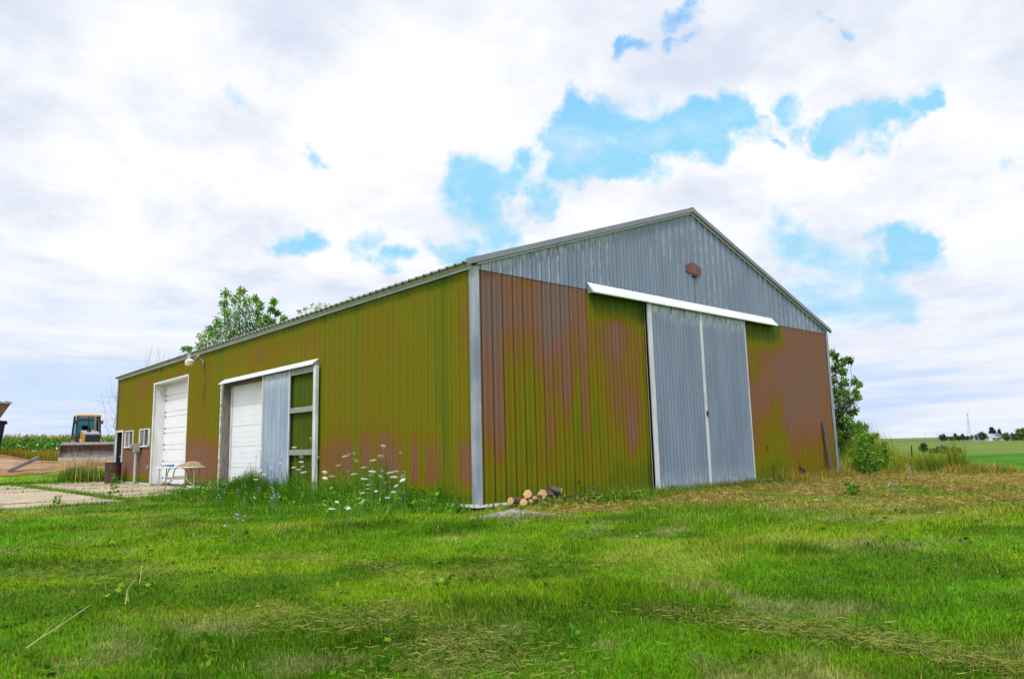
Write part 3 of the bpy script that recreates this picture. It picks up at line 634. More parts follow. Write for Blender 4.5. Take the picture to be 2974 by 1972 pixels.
for sx in (-1, 1):
    for sy in (-1, 1):
        pth = [(sx*.10, sy*.26, .635), (sx*.20, sy*.27, .60), (sx*.235, sy*.27, .48), (sx*.245, sy*.275, .34), (sx*.30, sy*.285, .28), (sx*.43, sy*.31, .18), (sx*.455, sy*.315, .1), (sx*.47, sy*.32, .0)]
        MB().tube(pth, .016, 7).build('leg', m_cream, table, True)
        MB().tube([(sx*.42, sy*.28, .635), (sx*.44, sy*.29, .2), (sx*.43, sy*.31, .17)], .014, 7).build('leg', m_cream, table, True)
mb = MB()
for sy in (-1, 1): mb.bar((-.24, sy*.27, .37), (.24, sy*.27, .37), .03, .07)
mb.build('stretcher', m_cream, table)
mb = MB(); mb.tube([(-.3, -.28, .28), (.3, .28, .05)], .011, 6); mb.tube([(.3, -.28, .28), (-.3, .28, .05)], .011, 6); mb.build('brace', m_cream, table)
def on_table(o, x, y, rz=0): 
    m = Matrix.Translation(table.location) @ Matrix.Rotation(table.rotation_euler.z, 4, 'Z'); o.location = m @ Vector((x, y, .651)); o.rotation_euler = (0, 0, table.rotation_euler.z+rz); return o
bt = on_table(empty('spray_bottle'), -.30, .05, .3); tag(bt, 'small blue bottle lying on its side on the patio table', 'bottle')
mb = MB(); 
mb.tube([(-.02, 0, .045), (.0, 0, .045), (.12, 0, .045), (.13, 0, .045)], [.02, .036, .036, .025], 14); mb.build('bottle_body', pm('blue_plastic', (.03, .25, .62), (.02, .18, .5), 6, .3), bt, True)
MB().tube([(-.021, 0, .045), (-.06, 0, .045), (-.065, 0, .045)], [.018, .018, .012], 10).bar((-.06, 0, .04), (-.10, 0, .07), .02, .02).build('cap', pm('dark_cap', (.05, .05, .09), None, 5), bt)
sk = on_table(empty('burlap_sack'), .22, .05, .15); tag(sk, 'crumpled brown sack spread over the patio table', 'sack')
n = 26; U, Vv = np.meshgrid(np.linspace(-1, 1, n), np.linspace(-1, 1, n), indexing='ij'); hh = .02+.16*np.clip(1-U**2, 0, 1)**.7*np.clip(1-Vv**2, 0, 1)**.7*(.35+.65*(U*.5+.5))*(.6+.8*fbm(U*2+4, Vv*2, 3))
V = np.stack([U*.32, Vv*.19, hh], -1).reshape(-1, 3); V2 = V.copy(); V2[:, 2] = .002; i = np.arange(n*n).reshape(n, n)
q = np.stack([i[:-1, :-1], i[1:, :-1], i[1:, 1:], i[:-1, 1:]], -1).reshape(-1, 4); ring = np.concatenate([i[:, 0], i[-1, 1:], i[::-1, -1][1:], i[0, ::-1][1:]])
qs = np.stack([ring[:-1], ring[:-1]+n*n, ring[1:]+n*n, ring[1:]], -1)
np_mesh('sack_cloth', np.concatenate([V, V2]), quads=np.concatenate([q, q[:, ::-1]+n*n, qs]), mat=pm('burlap', (.38, .27, .15), (.26, .17, .09), 9, .95, bump=.5), parent=sk, smooth=True)
wb = on_table(empty('white_lath'), -.17, -.14, -.1); tag(wb, 'thin white strip lying across the patio table behind the bottle', 'lath')
MB().hexa([(-.36, .22, .12), (-.36, .27, .12), (.12, .27, .0), (.12, .22, .0), (-.36, .22, .135), (-.36, .27, .135), (.12, .27, .015), (.12, .22, .015)]).build('strip', M_WHITE, wb)

# ------------------------------------------------------------------ firewood, ash, boards on the ground
m_bark = pm('bark', (.12, .095, .07), (.07, .05, .035), 14, .95, bump=.8); m_cut = pm('cut_wood', (.66, .42, .18), (.52, .31, .11), 9, .85, bump=.3)
T = NT(m_cut.node_tree); tc = T.N('ShaderNodeTexCoord'); b = T.n['Principled BSDF']; old = b.inputs['Base Color'].links[0].from_socket
rad = T.math('ADD', T.vmath('LENGTH', tc.outputs['Object']), T.math('MULTIPLY', T.noise(tc.outputs['Object'], 14, 3), .02))
T.L(T.mix(T.step(T.math('SINE', T.math('MULTIPLY', rad, 520.0)), -.2, .9, 0, .45), old, (.30, .15, .05)), b.inputs['Base Color'])
def log(px, py, r, ln, az, tilt, lift, label):
    az = az*.45 if az < 2 else az; r *= .86; ln *= .9; p = onY(px, py, -.62+lift*2.2); o = empty('log', (p[0], p[1], p[2]+r*.55)); tag(o, label, 'log', 'cut logs heaped by the gable')
    d = Vector((math.cos(az)*math.cos(tilt), math.sin(az)*math.cos(tilt), -math.sin(tilt))); a = d.cross(Vector((0, 0, 1))).normalized(); b_ = a.cross(d)
    mb = MB(); seg = 14; rr = [r*random.uniform(.88, 1.1) for _ in range(seg)]; rings = []
    for t in (0, .25, .6, 1): rings.append([d*ln*t+(a*math.cos(2*math.pi*k/seg)*1.05+b_*math.sin(2*math.pi*k/seg))*rr[k]*(1-.06*t+random.uniform(-.03, .03)) for k in range(seg)])
    mb.add([p_ for R_ in rings for p_ in R_], [(i*seg+k, i*seg+(k+1) % seg, (i+1)*seg+(k+1) % seg, (i+1)*seg+k) for i in range(3) for k in range(seg)]+[tuple(3*seg+k for k in range(seg))])
    mb.build('bark', m_bark, o, True)
    sk_ = a*0; e = MB(); e.add([q_ for q_ in rings[0]]+[q_-d*.012 for q_ in rings[0]], [tuple(range(2*seg-1, seg-1, -1))]+[(k, (k+1) % seg, seg+(k+1) % seg, seg+k) for k in range(seg)]); e.build('cut_end', m_cut, o)
L4 = lambda x, y: (1200+.338*x, 1300+.338*y)
log(*L4(840, 470), .062, .30, .75, .05, .02, 'cut log at the left end of the heap by the gable wall')
log(*L4(985, 420), .085, .34, 1.0, .35, .07, 'thick log propped up with a pale slanted cut in the heap')
log(*L4(950, 490), .075, .30, 1.0, .30, .0, 'lowest front log of the heap with a ragged pale cut')
log(*L4(1010, 478), .048, .22, .7, .2, .0, 'short thin log lying between two bigger ones at the front')
log(*L4(1045, 448), .05, .36, .6, -.05, .02, 'slim log with small round cut end in mid heap')
log(*L4(1110, 425), .095, .38, .95, .1, .03, 'tall oval cut log standing out in the middle of the heap')
log(*L4(1195, 385), .085, .42, .4, .55, .10, 'topmost log of the heap with a long slanted pale cut')
log(*L4(1262, 398), .075, .22, 2.6, -.3, .06, 'dark knotty log at the right end of the heap')
# debris heap under the logs: bark chips and twigs, ash
def strands(name, C, ln, wd, cols, flat=.25, lift=.02, mat=None, curve=.25, seed=1):
    """loose straw, twigs or chips lying about: thin bent slips"""
    R_ = np.random.RandomState(seed); n = len(C); az = R_.rand(n)*2*math.pi; el = R_.randn(n)*flat; l_ = ln*(.5+R_.rand(n)); w_ = wd*(.6+.8*R_.rand(n))
    d = np.stack([np.cos(az)*np.cos(el), np.sin(az)*np.cos(el), np.sin(el)], -1); s_ = np.stack([-np.sin(az), np.cos(az), 0*az], -1)*w_[:, None]/2
    s_[:, 2] += w_*.4*R_.randn(n); c0 = C+np.array([0, 0, lift])+R_.rand(n)[:, None]*np.array([0, 0, lift]); k = np.cross(d, s_/np.linalg.norm(s_, axis=1)[:, None])*(l_*curve*R_.randn(n))[:, None]
    a_ = c0-d*l_[:, None]/2; m_ = c0+k*.5; e_ = c0+d*l_[:, None]/2
    for q_ in (a_, m_, e_): q_[:, 2] = np.maximum(q_[:, 2], C[:, 2]+.004)
    V = np.stack([a_-s_*.6, a_+s_*.6, m_+s_, m_-s_, e_+s_*.4, e_-s_*.4], 1).reshape(-1, 3); b0 = np.arange(n)[:, None]*6
    Q = np.concatenate([b0+np.array([[0, 1, 2, 3]]), b0+np.array([[3, 2, 4, 5]])])
    cc = cols[R_.randint(0, len(cols), n)]*(.75+.5*R_.rand(n))[:, None]
    return np_mesh(name, V, quads=Q, mat=mat, attr={'tint': np.repeat(cc, 6, 0)})
M_LEAF = leafmat('leaf'); M_STRAW = leafmat('straw', trans=.2, jitter=.3, rough=.8)
def scatter(n, x0, x1, y0, y1, seed): R_ = np.random.RandomState(seed); x = x0+(x1-x0)*R_.rand(n); y = y0+(y1-y0)*R_.rand(n); return x, y
x, y = scatter(800, .55, 3.4, -.95, -.08, 4); x = 1.7+(x-1.7)*.9
kind(strands('bark_litter', np.stack([x, y, terr(x, y)], -1), .10, .018, np.array([[.12, .09, .05], [.16, .14, .05], [.30, .21, .06], [.1, .2, .02], [.13, .24, .02]]), .5, .05, M_STRAW, seed=8), 'stuff')
ap = at(1200+.338*860, 1300+.338*580)
n = 30; U, Vv = np.meshgrid(np.linspace(-1, 1, n), np.linspace(-1, 1, n), indexing='ij'); X = ap[0]+.62*U*.78-.28*Vv*.6; Y = ap[1]-.55*U*.75-.28*Vv*.7
rad = np.hypot(U, Vv)+.5*(fbm(U*2+3, Vv*2, 3)-.5); V = np.stack([X, Y, terr(X, Y)+.075*np.clip(1.0-rad, -.15, 1)*(0.6+1.0*fbm(U*6, Vv*6, 3))], -1).reshape(-1, 3); i = np.arange(n*n).reshape(n, n)
ash = np_mesh('ash_pile', V, quads=np.stack([i[:-1, :-1], i[1:, :-1], i[1:, 1:], i[:-1, 1:]], -1).reshape(-1, 4), mat=pm('ash', (.36, .345, .335), (.15, .135, .125), 16, .95, bump=1.0), smooth=True); tag(ash, 'flat patch of pale grey ash in the grass before the logs', 'ash pile')
def board(px0, py0, px1, py1, w, h, lift0, lift1, label, mat, depth=None):
    a_ = Vector(at(px0, py0)); 
    b_ = Vector(at(px1, py1)) if depth is None else Vector(deep(px1, py1, depth))
    o = empty('timber', tuple(a_)); tag(o, label, 'timber'); MB().bar((0, 0, lift0), tuple(b_-a_+Vector((0, 0, lift1))), w, h).build('beam', mat, o); return o
pA = at(95/3.92, 1100+1066/3.92); dA = float(np.dot(pA-CAM, FW))
board(95/3.92, 1100+1066/3.92, 450/3.92, 1100+893/3.92, .2, .14, .06, 0, 'long grey timber lying propped on the earth mound', pm('grey_timber', (.24, .19, .19), (.16, .12, .12), 6, .85), dA+1.0)
p0 = at(1680, 1448); tw = empty('fallen_branch', tuple(p0)); tag(tw, 'thin bare grey branch lying in the grass below the gable', 'branch')
mb = MB(); q0 = Vector(at(1770, 1455))-Vector(p0); mb.tube([(0, 0, .17), tuple(q0*.35+Vector((0, 0, .16))), tuple(q0*.7+Vector((0, 0, .09))), tuple(q0+Vector((0, 0, .03)))], [.018, .015, .011, .006], 6); mb.tube([tuple(q0*.35+Vector((0, 0, .16))), tuple(q0*.5+Vector((.1, -.05, .3)))], [.008, .003], 5); mb.build('bare_twig', M_WOOD, tw, True)

# ------------------------------------------------------------------ grass
def blades(name, P, ln, wd, cols, mat, lean=.45, seed=0, az=None):
    """grass: P base points, per-blade length, width and colour"""
    R_ = np.random.RandomState(seed); n = len(P); a = R_.rand(n)*2*math.pi if az is None else az; t = np.abs(R_.randn(n))*lean+.08
    d = np.stack([np.cos(a), np.sin(a), 0*a], -1); f_ = R_.rand(n)*2*math.pi; s_ = np.stack([np.cos(f_), np.sin(f_), 0*f_], -1)*(wd/2)[:, None]
    mid = P+d*(ln*.45*np.sin(t*.6))[:, None]; mid[:, 2] += ln*.55*np.cos(t*.6)
    tip = P+d*(ln*np.sin(np.minimum(t, 1.4)))[:, None]; tip[:, 2] += ln*np.maximum(np.cos(np.minimum(t, 1.4)), .12)
    V = np.stack([P-s_, P+s_, mid+s_*.8, mid-s_*.8, tip], 1).reshape(-1, 3); b0 = np.arange(n)[:, None]*5
    return np_mesh(name, V, quads=b0+np.array([[0, 1, 2, 3]]), tris=b0+np.array([[3, 2, 4]]), mat=mat, attr={'tint': np.repeat(cols, 5, 0)})
M_GRASS = leafmat('grass_blade', trans=.3, jitter=.4, rough=.5)
def lawn(n, d0, d1, seed):
    R_ = np.random.RandomState(seed); d = d0*np.exp(R_.rand(n)*math.log(d1/d0)); a = YAW+(R_.rand(n)-.5)*2*.86
    x = CAM[0]+d*np.sin(a); y = CAM[1]+d*np.cos(a); ok = ~(in_pad(x, y) | in_dirt(x, y) | in_barn(x, y)) & (y < 29); x, y, d = x[ok], y[ok], d[ok]
    dr = dryness(x, y); k = lawn_color(x, y); m = len(x)
    h = .026+.036*fbm(x, y, 3, 1.1)+.05*sstep(.54, .70, fbm(x+3, y+5, 4, .9)); h = h*(1+.35*R_.randn(m)*.5).clip(.5, 1.8)*(1+sstep(8, 20, d)*.35)
    # straw in among the green
    s_ = (R_.rand(m) < .05+.35*dr)[:, None]; k = np.where(s_, np.where(R_.rand(m)[:, None] < .5, STRAW, DRY)*1.0, k)
    w = .0026+.00048*d
    az = fbm(x, y, 2, .8)*9+R_.randn(m)*1.3
    return blades('lawn_grass', np.stack([x, y, terr(x, y)-.005], -1), h, w, k*(.5+.95*R_.rand(m))[:, None]*np.array([1, 1, 1]), M_GRASS, .85, seed, az)
kind(lawn(620000, 2.6, 34, 1), 'stuff')
# mown clippings lying in swaths
def swath(pts, wid, n, seed):
    R_ = np.random.RandomState(seed); P = np.array([at(*p)[:2] for p in pts]); t = R_.rand(n)*(len(P)-1); i = np.floor(t).astype(int).clip(0, len(P)-2); f_ = (t-i)[:, None]
    c = P[i]*(1-f_)+P[i+1]*f_; c = c+R_.randn(n, 2)*wid*(.5+.8*fbm(c[:, 0], c[:, 1], 2, 1.5))[:, None]; return c
S2 = 1.2575
sw = [swath([(1690*S2, 1435*S2), (1900*S2, 1465*S2), (2120*S2, 1500*S2), (2365*S2, 1550*S2)], .16, 3000, 1), swath([(1480*S2, 1410*S2), (1600*S2, 1425*S2), (1760*S2, 1455*S2)], .13, 1000, 2),
      swath([(20*S2, 1335*S2), (180*S2, 1315*S2), (330*S2, 1350*S2)], .22, 900, 3), swath([(590*S2, 1290*S2), (720*S2, 1290*S2), (850*S2, 1310*S2), (930*S2, 1330*S2)], .14, 800, 4),
      swath([(600*S2, 1430*S2), (760*S2, 1440*S2), (960*S2, 1460*S2)], .2, 1100, 5), swath([(860*S2, 1400*S2), (1000*S2, 1490*S2), (1150*S2, 1480*S2)], .22, 1700, 6),
      swath([(900*S2, 1560*S2), (1100*S2, 1520*S2), (1300*S2, 1560*S2)], .25, 1500, 7), swath([(960*S2, 1310*S2), (1250*S2, 1300*S2), (1480*S2, 1320*S2)], .3, 800, 8)]
c = np.concatenate(sw); kind(strands('hay_clippings', np.stack([c[:, 0], c[:, 1], terr(c[:, 0], c[:, 1])+.012], -1), .07, .003, np.array([[.27, .28, .08], [.21, .26, .04], [.17, .24, .02], [.25, .22, .05], [.17, .2, .04]]), .12, .014, M_STRAW, seed=2), 'stuff')
# dead brown straw near the gable and along the right-hand edge
R_ = np.random.RandomState(15); x = R_.uniform(-1, 15, 30000); y = R_.uniform(-7, 1.2, 30000); k_ = (R_.rand(30000) < dryness(x, y)**1.5) & ~in_barn(x, y); x, y = x[k_][:9500], y[k_][:9500]
kind(strands('dead_straw', np.stack([x, y, terr(x, y)], -1), .12, .008, np.array([[.36, .25, .06], [.30, .20, .05], [.28, .25, .06], [.40, .30, .10]]), .3, .03, M_STRAW, seed=6), 'stuff')
# tall grass along the side wall, at the corners and behind the pad
def clump(name, n, fx, hmin, hmax, cols, lean, seed, wd=.006):
    x, y, hs = fx(n, np.random.RandomState(seed)); R_ = np.random.RandomState(seed+1); ok = ~(in_barn(x, y)); x, y, hs = x[ok], y[ok], hs[ok]; m = len(x)
    dd = np.hypot(x-CAM[0], y-CAM[1]); k = cols[R_.randint(0, len(cols), m)]*(.75+.5*R_.rand(m))[:, None]
    return kind(blades(name, np.stack([x, y, terr(x, y)-.01], -1), (hmin+(hmax-hmin)*R_.rand(m))*hs, wd*(.7+.6*R_.rand(m))*(1+dd/40), k, M_GRASS, lean, seed), 'stuff')
GRN = np.array([[.09, .26, .005], [.13, .30, .008], [.06, .19, .006], [.19, .32, .02], [.08, .24, .01], [.05, .15, .006]])
def f_side(n, R_):
    y = R_.uniform(.1, 11.2, n); x = -np.abs(R_.randn(n))*(.75+.35*np.exp(-((y-5)/3)**2))-.03
    x = np.where(R_.rand(n) < .35, -R_.uniform(.05, 2.6, n), x)
    return x, y, (.35+.9*sstep(.3, 1.5, y)*sstep(11.5, 9.0, y))*np.exp(x*.36)*(.15+1.7*sstep(.25, .75, fbm(x, y, 4, 1.4)))*np.where(y > 8.6, .75, 1)
clump('tall_grass', 27000, f_side, .14, .48, GRN, .6, 31)
def f_gab(n, R_):
    x = R_.uniform(-.4, 13.2, n); y = -np.abs(R_.randn(n))*.35-.06; return x, y, (.3+.65*fbm(x, y, 3, 1.2))*(.3+.7*sstep(3.0, 5.2, x))
clump('edge_grass', 7500, f_gab, .10, .34, np.concatenate([GRN, [[.36, .27, .06], [.30, .28, .06], [.28, .26, .05]]]), .5, 33)
def f_pile(n, R_):
    x = 2.2+R_.randn(n)*1.1; y = -.6+R_.randn(n)*.32; return x, y, (.5+.7*fbm(x, y, 2, 2))*(.28+.72*sstep(1.5, 2.6, x))
clump('weedy_grass', 2600, f_pile, .10, .30, np.concatenate([GRN, [[.30, .22, .05]]]), .7, 35, .012)
def f_left(n, R_):
    a_ = R_.rand(n)*6.28; r_ = np.sqrt(R_.rand(n)); x = -.55+.85*r_*np.cos(a_); y = 25.4+1.5*r_*np.sin(a_); return x, y, (1.1-.6*r_)
clump('tall_grass', 4200, f_left, .35, .85, np.concatenate([GRN, [[.20, .27, .03], [.32, .26, .06]]]), .3, 37, .012)
def f_stalk(n, R_):
    x = -.6+R_.randn(n)*.5; y = 25.2+R_.randn(n)*.8; return x, y, np.ones(n)
clump('seed_stalks', 120, f_stalk, .9, 1.6, np.array([[.42, .33, .12], [.36, .30, .12]]), .25, 39, .011)
def f_verge(n, R_):
    x = R_.uniform(-9, 0, n); y = 24.2+np.abs(R_.randn(n))*1.2; return x, y, np.ones(n)
clump('verge_grass', 7000, f_verge, .05, .16, GRN, .5, 41, .01)
def f_joint(n, R_):
    s_ = R_.rand(n) < .4; x = np.where(s_, -3.1+R_.randn(n)*.09, R_.uniform(-7.5, -.1, n)); yy = np.array(yj[:-1])[R_.randint(0, 6, n)]
    y = np.where(s_, R_.uniform(8.3, 22, n), yy+R_.randn(n)*.07); ok = fbm(x*.8, y*.8, 2)+.25*s_ > .40; return x[ok], y[ok], np.ones(ok.sum())
clump('joint_grass', 8000, f_joint, .04, .17, np.concatenate([GRN, [[.30, .26, .06]]]), .6, 43, .008)
# field margin on the right: tall rank grass, partly gone to straw
YEL = np.array([[.28, .40, .03], [.36, .42, .06], [.18, .34, .02], [.52, .40, .08], [.48, .42, .09], [.20, .38, .02]])
def f_right(n, R_):
    x = R_.uniform(13.3, 18.5, n); y = .35-(x-13.3)*.86+R_.rand(n)**1.5*3.0; return x, y, (.2+1.2*sstep(.25, .75, fbm(x, y, 4, .9)))*sstep(18.2, 15.2, x)
clump('rank_grass', 26000, f_right, .5, 1.55, YEL, .45, 45, .006)
def f_rdry(n, R_):
    x = R_.uniform(9.2, 17.5, n); y = -.45+R_.randn(n)*.42-np.clip(x-12.6, 0, 9)*.84; return x, y, (.3+1.2*sstep(.3, .7, fbm(x, y, 4, 1.1)))*sstep(17.5, 15.5, x)
clump('dead_grass', 9500, f_rdry, .10, .32, np.array([[.40, .25, .04], [.35, .20, .03], [.44, .31, .08], [.30, .24, .05], [.14, .22, .02], [.16, .26, .02], [.36, .22, .04]]), .9, 47, .008)
def f_weedstrip(n, R_):
    x = R_.uniform(-16, 6, n); y = 38+np.abs(R_.randn(n))*3.4; return x, y, .6+.7*fbm(x, y, 3, .5)
clump('weed_strip', 24000, f_weedstrip, .5, 1.0, np.array([[.50, .34, .03], [.44, .36, .04], [.54, .33, .05], [.22, .30, .03], [.36, .36, .04]]), .9, 49, .011)

# ------------------------------------------------------------------ leaves, bushes, trees
def leaf_cloud(C, Rr, n_per, size, cols, seed, droop=.35, aspect=.38):
    """leaf-sized faces round the twig ends C (n,3) within radius Rr (n)"""
    R_ = np.random.RandomState(seed); m = len(C); N = m*n_per; o = R_.randn(N, 3); o /= np.linalg.norm(o, axis=1)[:, None]; o *= (R_.rand(N)**.45)[:, None]*np.repeat(Rr, n_per)[:, None]
    c = np.repeat(C, n_per, 0)+o; d = R_.randn(N, 3); d[:, 2] -= droop*1.6; d /= np.linalg.norm(d, axis=1)[:, None]
    s_ = np.cross(d, R_.randn(N, 3)+np.array([0, 0, 1.2])); s_ /= np.linalg.norm(s_, axis=1)[:, None]; l_ = size*(.6+.8*R_.rand(N))
    nrm = np.cross(d, s_); V = np.stack([c, c+d*(l_*.45)[:, None]+s_*(l_*aspect)[:, None]+nrm*(l_*.08)[:, None], c+d*l_[:, None], c+d*(l_*.45)[:, None]-s_*(l_*aspect)[:, None]+nrm*(l_*.08)[:, None]], 1).reshape(-1, 3)
    Q = np.arange(N)[:, None]*4+np.array([[0, 1, 2, 3]])
    base = cols[R_.randint(0, len(cols), m)]; k = np.repeat(base, n_per, 0)*(.7+.6*R_.rand(N))[:, None]
    return V, Q, np.repeat(k, 4, 0)
def limb(mb, a, b, r0, r1, R_, wob=.08, n=5):
    a = np.array(a); b = np.array(b); ln = np.linalg.norm(b-a); pts = [a+(b-a)*t+R_.randn(3)*wob*ln*math.sin(math.pi*t) for t in np.linspace(0, 1, n)]
    mb.tube([tuple(p) for p in pts], [r0+(r1-r0)*t for t in np.linspace(0, 1, n)], 6); return pts
M_TRUNK = pm('tree_bark', (.11, .085, .06), (.06, .045, .035), 9, .95, bump=.6)
def woody(name, base, clusters, label, cat, leaf, cols, n_per, r_trunk, seed, group=None, fork=.35, droop=.35, top=None, aspect=.38):
    """a tree or bush: trunk, a limb to every leaf cluster, a crown of leaves; clusters (x,y,z,r) in world space"""
    R_ = np.random.RandomState(seed); root = empty(name, tuple(base)); tag(root, label, cat, group); B = np.array(base); cl = np.array(clusters)
    c = cl[:, :3]-B; zt = c[:, 2].max(); mid = c[c[:, 2] > zt*.5].mean(0) if (c[:, 2] > zt*.5).any() else c.mean(0)
    mb = MB(); tk = limb(mb, (0, 0, -.1), (mid[0]*.8, mid[1]*.8, zt*.72), r_trunk, r_trunk*.35, R_, .05, 8)
    for p in c:
        t = np.clip((p[2]/zt)*fork+.12+R_.rand()*.2, .05, .98); s_ = tk[int(t*7)]
        limb(mb, s_, p, r_trunk*.35*(1-t*.6), r_trunk*.06+.002, R_)
    mb.build('trunk', M_TRUNK, root, True)
    V, Q, k = leaf_cloud(c, cl[:, 3], n_per, leaf, cols, seed+3, droop, aspect)
    np_mesh('crown', V, quads=Q, mat=M_LEAF, attr={'tint': k}, parent=root); return root
def px_clusters(lst, D, spread, seed):
    """clusters given as photo positions (in 2365-wide pixels), spread in depth round distance D"""
    R_ = np.random.RandomState(seed); out = []
    for x, y, r in lst:
        for _ in range(2):
            dd = D+R_.uniform(-spread, spread); p = deep((x+R_.uniform(-.35, .35)*r)*S2, (y+R_.uniform(-.35, .35)*r)*S2, dd); out.append((*p, r*S2/FPX*D*1.0))
    return out
BRIGHT = np.array([[.15, .34, .02], [.11, .28, .02], [.20, .38, .04], [.08, .21, .02], [.13, .30, .03]])
DEEP = np.array([[.09, .22, .015], [.06, .16, .012], [.12, .27, .02], [.16, .30, .03], [.045, .12, .012]])
cl = [(555, 672, 9), (524, 680, 9), (520, 700, 9), (545, 695, 12), (570, 695, 12), (590, 690, 8), (600, 705, 9), (632, 697, 6), (628, 716, 8), (640, 722, 6), (520, 722, 10), (545, 720, 16), (572, 718, 15), (598, 725, 11), (500, 742, 10), (520, 745, 15), (548, 745, 18), (575, 745, 17), (600, 745, 11), (615, 735, 7),
      (487, 762, 12), (505, 770, 15), (530, 770, 18), (558, 768, 18), (585, 765, 15), (610, 755, 10), (470, 780, 13), (490, 792, 15), (515, 790, 18), (545, 785, 15), (462, 800, 11), (630, 745, 7), (655, 737, 7), (540, 810, 20), (500, 815, 20), (580, 790, 18), (625, 770, 14)]
woody('leafy_tree', (*deep(548*S2, 1050*S2, 37)[:2], .6), [(a_, b_, c_, d_*1.22) for a_, b_, c_, d_ in px_clusters(cl, 37, 1.6, 3)], 'bright green leafy tree rising above the eave behind the barn', 'tree', .125, BRIGHT, 95, .14, 51, aspect=.26)
cl = [(432, 803, 7), (424, 806, 6), (440, 808, 6), (436, 818, 9), (428, 825, 9)]
woody('leafy_sapling', (*deep(434*S2, 1050*S2, 39)[:2], .6), px_clusters(cl, 39, .5, 4), 'small leafy treetop just above the eave beside the yard lamp', 'tree', .12, BRIGHT, 32, .06, 52, aspect=.26)
cl = [(704, 714, 6), (722, 706, 7), (738, 704, 7), (752, 707, 6), (690, 720, 5), (815, 687, 6), (735, 715, 12), (812, 695, 8), (760, 715, 10)]
woody('leafy_tree', (*deep(745*S2, 1050*S2, 41)[:2], .5), px_clusters(cl, 41, .8, 5), 'few sparse leaf sprays of a tree peeping over the middle of the eave', 'tree', .12, BRIGHT, 13, .10, 53, aspect=.26)
# bare shrub behind the left end
def bare(base, tips, r, label, seed):
    R_ = np.random.RandomState(seed); o = empty('bare_shrub', tuple(base)); tag(o, label, 'shrub'); B = np.array(base); mb = MB()
    for t in tips:
        e = np.array(t)-B; p = limb(mb, (R_.randn()*.12, R_.randn()*.12, -.05), e, r, r*.18, R_, .05, 7)
        for _ in range(5):
            s_ = p[R_.randint(2, 6)]; limb(mb, s_, s_+(e/np.linalg.norm(e)*.5+R_.randn(3)*.35)*R_.uniform(.5, 1.3), r*.35, r*.12, R_, .06, 4)
    mb.build('bare_branches', pm('bare_bark', (.22, .19, .18), (.16, .13, .12), 8, .9), o, True); return o
D_ = 34; tips = [deep(x*S2, y*S2, D_+dz) for x, y, dz in ((232, 905, 0), (243, 893, .6), (238, 930, -.4), (255, 870, .4), (236, 962, .2), (262, 885, -.3), (250, 985, 0), (240, 1005, .5))]
bare((*deep(300*S2, 1060*S2, D_)[:2], .6), tips, .014, 'bare leafless shrub reaching left past the far corner of the barn', 61)
tips = [deep(x*S2, y*S2, 38+dz) for x, y, dz in ((343, 806, 0), (352, 800, .6), (363, 802, -.4), (372, 808, .4), (380, 815, 0), (336, 812, 0))]
bare((*deep(362*S2, 1055*S2, 38)[:2], .6), tips, .02, 'bare twigs standing up behind the roof edge left of the lamp', 62)
# box elder behind the right corner and low bush before it
cl = [(1922, 812, 9), (1930, 822, 8), (1948, 832, 10), (1962, 831, 7), (1938, 842, 12), (1925, 850, 12), (1920, 872, 12), (1945, 858, 9), (1950, 880, 12), (1972, 880, 9), (1983, 885, 7), (1930, 895, 14), (1955, 905, 11), (1975, 905, 8), (1982, 915, 7), (1935, 920, 15), (1962, 925, 10), (1940, 945, 15), (1965, 950, 9), (1975, 948, 6), (1930, 965, 15), (1955, 972, 13), (1985, 978, 9), (1995, 985, 7), (1940, 990, 17), (1965, 995, 15), (1985, 1000, 12),
      (1945, 1020, 18), (1970, 1020, 16), (1950, 1050, 20), (1960, 1075, 18), (1938, 1000, 15), (1932, 1040, 14), (1960, 1005, 20), (1975, 1040, 22), (1955, 1035, 22), (1980, 1065, 22), (1945, 1070, 20), (1990, 1020, 15), (2000, 1005, 10), (1975, 985, 13), (1990, 1000, 11)]
woody('shrub_tree', (*deep(1942*S2, 1085*S2, 22.6)[:2], -.1), px_clusters(cl, 22.6, .7, 6), 'tall dark green shrubby tree behind the right corner of the barn', 'tree', .105, DEEP, 56, .07, 54, droop=.7, aspect=.22)
cl = [(1995, 1010, 12), (2010, 1012, 10), (2000, 1030, 15), (2020, 1028, 12), (2033, 1035, 7), (1985, 1040, 16), (2005, 1050, 17), (2025, 1050, 12), (1978, 1065, 14), (1995, 1070, 15), (2015, 1070, 13), (1968, 1050, 12), (2046, 1040, 6), (2034, 1066, 9), (2042, 1024, 5), (2022, 1006, 7), (2050, 1052, 6), (1975, 1082, 12), (2000, 1086, 11), (2024, 1082, 10), (1988, 1022, 14)]
woody('leafy_bush', (*deep(1998*S2, 1090*S2, 20.8)[:2], -.12), [(a_, b_, c_, d_*q_) for (a_, b_, c_, d_), q_ in zip(px_clusters(cl, 20.8, 1.0, 7), np.random.RandomState(8).uniform(.6, 1.35, 200))], 'low bright green bush at the foot of the dark shrubby tree', 'bush', .08, BRIGHT, 66, .03, 55, aspect=.3)

